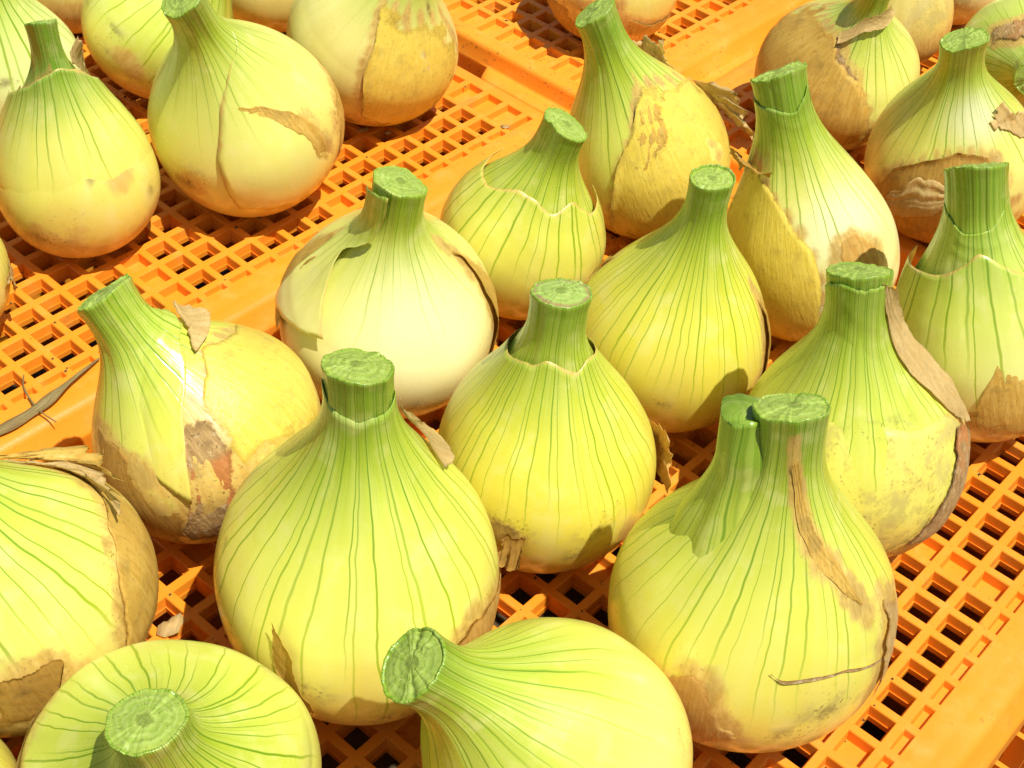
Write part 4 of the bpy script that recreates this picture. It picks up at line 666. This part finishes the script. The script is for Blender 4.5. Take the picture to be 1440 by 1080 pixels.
def make_sprout(o, root, mats, sp, sd):
    """a second, folded leaf bundle beside the neck: u and z of its foot, radius in neck radii"""
    u0, z0, rr = sp
    R, L, rn = o['R'], o['L'], o['rn']
    d = np.array([math.cos(u0), math.sin(u0), 0.0])
    foot = np.array([0, 0, (z0 - .45) * R]) + d * rn * R * .8
    top = np.array([0, 0, (L - .06) * R]) + d * rn * R * 1.12
    ns, nu = 34, 40
    V, UVv = [], []
    for i in range(ns + 1):
        t = i / ns
        c = foot * (1 - t) + top * t
        for j in range(nu):
            a = 2 * math.pi * j / nu
            r = rn * R * (rr + (2.3 - rr) * (1 - sstep(0, .75, t))) * (1 + .04 * math.sin(5 * a + sd) + .03 * math.sin(9 * a))
            fold = 1 - .42 * sstep(.72, 1, t) * (.5 + .5 * math.cos(a - u0 - 2.5))
            V.append(c + np.array([math.cos(a) * r * fold, math.sin(a) * r * fold, (t > .9) * .1 * rn * R * math.sin(3 * a + 1)]))
            UVv.append((.5 + (u0 + .9 * math.sin(a - u0)) / (2 * math.pi), z0 + (L - z0) * t))
    F = [(i * nu + j, i * nu + (j + 1) % nu, (i + 1) * nu + (j + 1) % nu, (i + 1) * nu + j) for i in range(ns) for j in range(nu)]
    k = len(V)
    V.append(top - np.array([0, 0, .25 * rn * R])); UVv.append((.5, L))
    F += [(ns * nu + j, ns * nu + (j + 1) % nu, k) for j in range(nu)]
    mesh_obj('side_neck', V, F, mats['fresh'], root, True, [UVv[i] for f_ in F for i in f_], [(0, 0, 0, 1)] * len(V))

def make_onion(o):
    rs = np.random.RandomState(o['id'] * 11 + 5)
    for kk, dv in (('shells', []), ('marks', []), ('mat', {}), ('extra', {}), ('label', 'fresh onion with cut green neck')):
        o.setdefault(kk, dv)
    R, L = o['R'], o['L']
    X = Vector(o['X']); Z = Vector(o['Z']).normalized(); X = (X - Z * X.dot(Z)).normalized(); Y = Z.cross(X)
    big = o.get('extra', {}).get('res', 1.0)
    nu = 150 if R > .0 else 96
    zs = np.concatenate([-.9 * np.cos(np.linspace(0, math.pi / 2, 26)), np.linspace(0, L, 74)[1:]])
    us = -math.pi + np.arange(nu + 1) * 2 * math.pi / nu
    U, Zg = np.meshgrid(us, zs)
    P = surf(o, U, np.clip(Zg, -.8999, None))
    # slight unevenness of the flesh
    rad = np.stack([np.cos(U), np.sin(U), np.zeros_like(U)], -1)
    sd = o['id'] * 1.9
    bumpy = .012 * R * (np.sin(U * 2 + 2.1 * Zg + sd) * np.sin(2.3 * Zg + sd * 2)) * sstep(-.9, -.4, Zg) + .003 * R * (np.sin(7 * U + sd + 1.2 * Zg) + .7 * np.sin(11 * U + 2 * sd)) * sstep(-.6, .4, Zg)
    neckrib = .006 * R * o['rn'] * (np.sin(17 * U + sd) + .7 * np.sin(29 * U + sd * 2.0)) * sstep(.7, 1.2, Zg)
    P = P + rad * (bumpy + neckrib)[..., None]
    # jagged, slightly rounded top
    jag = .11 * o['rn'] * fbm1(np.cos(us) * .45 + .3 * np.sin(us), sd)
    jag[-1] = jag[0]
    P[..., 2] += (R * jag)[None, :] * sstep(L - .08, L, Zg)
    rows = [P]
    cen = P[-1, :-1].mean(0)
    tp = P[-1]
    hollow = o['extra'].get('hollow', .0)
    for sc, dz in ((.985, .006), (.96, .008), (.93, .004), (.90, -hollow)):
        r_ = cen + (tp - cen) * sc
        r_[..., 2] = tp[..., 2] * sc + cen[2] * (1 - sc) + dz * R * (1 if dz > 0 else 1)
        rows.append(r_[None])
    Zx = np.concatenate([Zg] + [np.full((1, nu + 1), L + .01 * (i + 1)) for i in range(4)])
    Ux = np.concatenate([U] + [us[None]] * 4)
    P = np.concatenate(rows)
    m_ = P.shape[0]
    # rest the onion on the crate ribs
    M = Matrix((X, Y, Z)).transposed()
    W = P.reshape(-1, 3) @ np.array(M).T
    zlow = W[:, 2].min()
    loc = Vector((o['P'][0], o['P'][1], ZS + RIB - zlow - .0005))
    root = empty('onion', loc, o['label'], 'onion', 'onions laid out on the crates')
    root.matrix_world = Matrix.Translation(loc) @ M.to_4x4()
    V = P[:, :-1].reshape(-1, 3)
    ids = np.arange(m_ * nu).reshape(m_, nu)
    i0 = ids; i1 = np.roll(ids, -1, axis=1)
    F = np.stack([i0[:-1], i1[:-1], i1[1:], i0[1:]], -1).reshape(-1, 4)
    F = F[26 * 0:]
    # uvs per loop with the seam handled
    u0 = (us[:-1] / (2 * math.pi) + .5); u1 = (us[1:] / (2 * math.pi) + .5)
    za, zb = Zx[:-1, 0], Zx[1:, 0]
    uv = np.zeros((m_ - 1, nu, 4, 2))
    uv[..., 0, 0] = u0; uv[..., 1, 0] = u1; uv[..., 2, 0] = u1; uv[..., 3, 0] = u0
    uv[..., 0, 1] = za[:, None]; uv[..., 1, 1] = za[:, None]; uv[..., 2, 1] = zb[:, None]; uv[..., 3, 1] = zb[:, None]
    # masks: dry, dirt, pale
    Uf, Zf = Ux[:, :-1].ravel(), Zx[:, :-1].ravel()
    mk = np.zeros((len(V), 4)); mk[:, 3] = 1
    q = o['mat']
    wv = .12 * np.sin(3 * Uf + sd) + .08 * np.sin(5 * Uf + 2 * sd)
    mk[:, 0] = q.get('dry', .8) * sstep(q.get('dz', -.22), q.get('dz', -.22) - .45, Zf + wv)
    auto = []
    for i in range(5):        # scuffs and stains each bulb has picked up in the field
        auto.append(('dirt', rs.uniform(-1.5, 1.5), rs.uniform(-.65, .15), rs.uniform(.06, .2), rs.uniform(.05, .13), rs.uniform(.35, .85)))
    for i in range(3):
        auto.append(('dry', rs.uniform(-1.6, 1.6), rs.uniform(-.6, .0), rs.uniform(.15, .4), rs.uniform(.1, .25), rs.uniform(.5, .9)))
    for ch, u, z, ru, rz, am in o['marks'] + auto:
        du = (Uf - u + math.pi) % (2 * math.pi) - math.pi
        w = np.exp(-((du / ru) ** 2 + ((Zf - z) / rz) ** 2) ** 1.4) * am
        ci = {'dry': 0, 'dirt': 1, 'pale': 2}[ch]
        mk[:, ci] = np.maximum(mk[:, ci], w)
    for s_ in o['shells']:
        if s_[0] == 'dry_skin':
            A_, B_ = resample(s_[2], 12), resample(s_[3], 12)
            tt = np.linspace(0, 1, 6)[None, :, None]
            G_ = (A_[:, None] * (1 - tt) + B_[:, None] * tt).reshape(-1, 2)
            d2 = np.full(len(Uf), 9.0)
            for gu, gz in G_:
                d2 = np.minimum(d2, (((Uf - gu + math.pi) % (2 * math.pi) - math.pi) * .9) ** 2 + (Zf - gz) ** 2)
            mk[:, 0] = np.maximum(mk[:, 0], .8 * np.exp(-d2 / .022))
            mk[:, 1] = np.maximum(mk[:, 1], .38 * np.exp(-d2 / .015))
    qq = {'neck': .56 * L + .06, **q}
    mats = {'fresh': mat_fresh('onion_flesh', qq, float(rs.uniform(1, 30)))}
    if any(s[1] == 'fresh' for s in o['shells']):
        mats['fresh2'] = mat_fresh('onion_outer_layer', {**qq, **o['extra'].get('mat2', {})}, float(rs.uniform(31, 60)))
    mesh_obj('bulb', V, F, mats['fresh'], root, True, uv.reshape(-1, 2), mk)
    # the cut face, a shallow dish closing the neck
    ring = P[-1, :-1]
    c0 = ring.mean(0)
    fv, fu, nr = [], [], 9
    for i in range(nr, 0, -1):
        t = i / nr
        pr = c0 + (ring - c0) * t * 1.03
        pr = pr + np.array([0, 0, 1.0]) * R * o['rn'] * (.10 * (1 - t * t) * o['extra'].get('dome', 1.0) + .02 * math.sin(i * 2.4 + sd) * (t < 1))
        pr[:, 2] += R * o['rn'] * .03 * np.sin(us[:-1] * (1 + i % 3) + i * 1.7 + sd) * math.sin(math.pi * t)
        fv.append(pr); fu.append(t)
    fv = np.concatenate(fv + [c0[None] + np.array([[0, 0, R * o['rn'] * .10 * o['extra'].get('dome', 1.0)]])])
    FF, UVc = [], []
    for i in range(nr - 1):
        for j in range(nu):
            j2 = (j + 1) % nu
            FF.append((i * nu + j, i * nu + j2, (i + 1) * nu + j2, (i + 1) * nu + j))
            UVc += [(j / nu, fu[i]), ((j + 1) / nu, fu[i]), ((j + 1) / nu, fu[i + 1]), (j / nu, fu[i + 1])]
    for j in range(nu):
        FF.append(((nr - 1) * nu + j, (nr - 1) * nu + (j + 1) % nu, nr * nu))
        UVc += [(j / nu, fu[-1]), ((j + 1) / nu, fu[-1]), (j / nu, 0)]
    mesh_obj('cut_face', fv, FF, CUT_B if o['extra'].get('brown_cut') else CUT_G, root, True, UVc)
    if 'sprout' in o:
        make_sprout(o, root, mats, o['sprout'], sd)
    for i, s in enumerate(o['shells']):
        make_shell(o, root, s, i, mats)
    return root

for o in ONIONS:
    make_onion(o)

# ------------------------------------------------------------------ dry bits lying on the crates
def ribbon(name, pts, width, mat, label, cat, twist=0.0, group=None):
    pts = np.asarray(pts, float)
    d = np.concatenate([[0], np.cumsum(np.linalg.norm(np.diff(pts, axis=0), axis=1))])
    n = 40
    t = np.linspace(0, d[-1], n)
    c = np.stack([np.interp(t, d, pts[:, i]) for i in range(3)], 1)
    for _ in range(3):
        c[1:-1] = .25 * c[:-2] + .5 * c[1:-1] + .25 * c[2:]
    tg = np.gradient(c, axis=0)
    tg /= np.linalg.norm(tg, axis=1, keepdims=True)
    V, F, UV = [], [], []
    for i in range(n):
        s = i / (n - 1)
        w = width * (.25 + .75 * math.sin(math.pi * min(1, s * .8 + .12))) * (1 + .15 * math.sin(s * 23))
        up = np.array([0, 0, 1.0]); sd = np.cross(tg[i], up); sd /= np.linalg.norm(sd)
        a = twist * (s - .5) + .35 * math.sin(s * 9)
        sv = sd * math.cos(a) + up * math.sin(a)
        nv = np.cross(sv, tg[i])
        for q in (-1, -.35, .35, 1):
            V.append(c[i] + sv * q * w / 2 + nv * (1 - q * q) * w * .25)
        for q in (1, .35, -.35, -1):
            V.append(c[i] + sv * q * w / 2 + nv * ((1 - q * q) * w * .25 - .0003))
    for i in range(n - 1):
        for k in range(8):
            F.append((i * 8 + k, i * 8 + (k + 1) % 8, (i + 1) * 8 + (k + 1) % 8, (i + 1) * 8 + k))
    F += [tuple(range(8)), tuple(range((n - 1) * 8 + 7, (n - 1) * 8 - 1, -1))]
    UV = [((v_ % 8) / 60.0, (v_ // 8) / 20.0) for f_ in F for v_ in f_]
    o = mesh_obj(name, [(x, y, z + ZS) for x, y, z in V], F, mat, None, True, UV, [(1, 0, 0, 1)] * len(V))
    o['label'] = label; o['category'] = cat
    if group:
        o['group'] = group
    return o
STRAW = mat_dry('dry_leaf', (0.20, 0.15, 0.05), (0.36, 0.28, 0.11), 7.0, .4, .1, .6)
ribbon('dry_leaf_strand', [(-.2300, .4010, .0062), (-.2172, .4146, .0066), (-.2068, .4258, .0070), (-.2001, .4351, .0075), (-.1944, .4463, .0085), (-.1885, .4590, .0075), (-.185, .468, .0062)],
       .0050, STRAW, 'withered dark leaf strand lying on the crate border by the leaning onion', 'dry leaf', 1.2)
ribbon('dry_root_thread', [(-.2145, .4542, .0058), (-.2125, .447, .0064), (-.2090, .4413, .0066), (-.2016, .4319, .0078), (-.1918, .4265, .0066)],
       .0009, STRAW, 'thin curved dry thread crossing the dark leaf strand', 'dry thread')
def flake(loc, size, mat, seed, label):
    rs = np.random.RandomState(seed)
    n = 11
    V = [(0, 0, size * .12)]
    for i in range(n):
        a = 2 * math.pi * i / n
        r = size * rs.uniform(.6, 1.1) * (.6 + .4 * abs(math.cos(a)))
        V.append((r * math.cos(a + seed), r * math.sin(a + seed), size * rs.uniform(0, .25)))
    V += [(x, y, z - .00025) for x, y, z in V]
    F = [(0, 1 + i, 1 + (i + 1) % n) for i in range(n)] + [(n + 1, n + 2 + (i + 1) % n, n + 2 + i) for i in range(n)]
    F += [(1 + i, n + 2 + i, n + 2 + (i + 1) % n, 1 + (i + 1) % n) for i in range(n)]
    o = mesh_obj('skin_flake', V, F, mat, None, True, [(.3 + V[v_][0] * 5, V[v_][1] * 20) for f_ in F for v_ in f_], [(1, 0, 0, 1)] * len(V))
    o.location = (loc[0], loc[1], ZS + .0052)
    o['label'] = label; o['category'] = 'flake'; o['group'] = 'onion skin crumbs on the crates'
flake((-.0938, .6671), .0042, DRY['pale'], 1, 'pale skin crumb on the grid under the tan seam-split onion')
flake((-.0802, .6672), .0030, DRY['pale'], 2, 'tiny tan crumb beside the pale crumb on the shaded grid')
flake((-.0165, .6830), .0032, DRY['soil'], 3, 'dark crumb on the smooth crate corner near the gap')
flake((-.1200, .3276), .0060, DRY['pale'], 4, 'curled pale scrap in the dark gap behind the vein-ringed onion')

def crumbs():
    rs = np.random.RandomState(77)
    V, F = [], []
    for (og, th, ca, cb) in ((OA, TA, 3, -6), (OB, TB, 14, -6), (OD, TD, -10, -7)):
        for i in range(230):
            a, c = ca + rs.uniform(-15.5, 15.5), cb + rs.uniform(-10.2, 10.2)
            on_rib = rs.rand() < .5
            a = round(a) + .5 + rs.uniform(-.08, .08) if on_rib else round(a) + rs.uniform(-.3, .3)
            if not on_rib:
                c = round(c) + rs.choice((-1, 1)) * .33
            x, y = lattice(og, th, a, c)
            s = rs.uniform(.0003, .0011)
            z = ZS + (RIB if on_rib else 0) + s * .3
            k = len(V)
            for d in ((1, 0, 0), (0, 1, 0), (-1, 0, 0), (0, -1, 0), (0, 0, 1), (0, 0, -1)):
                V.append((x + d[0] * s * rs.uniform(.6, 1.4), y + d[1] * s * rs.uniform(.6, 1.4), z + d[2] * s * rs.uniform(.4, .8)))
            for q in range(4):
                F.append((k + q, k + (q + 1) % 4, k + 4)); F.append((k + (q + 1) % 4, k + q, k + 5))
    o = mesh_obj('soil_crumbs', V, F, SOIL, None, False)
    o['kind'] = 'stuff'
    o['label'] = 'dry soil crumbs scattered over the orange crate grids'
    o['category'] = 'soil'
crumbs()
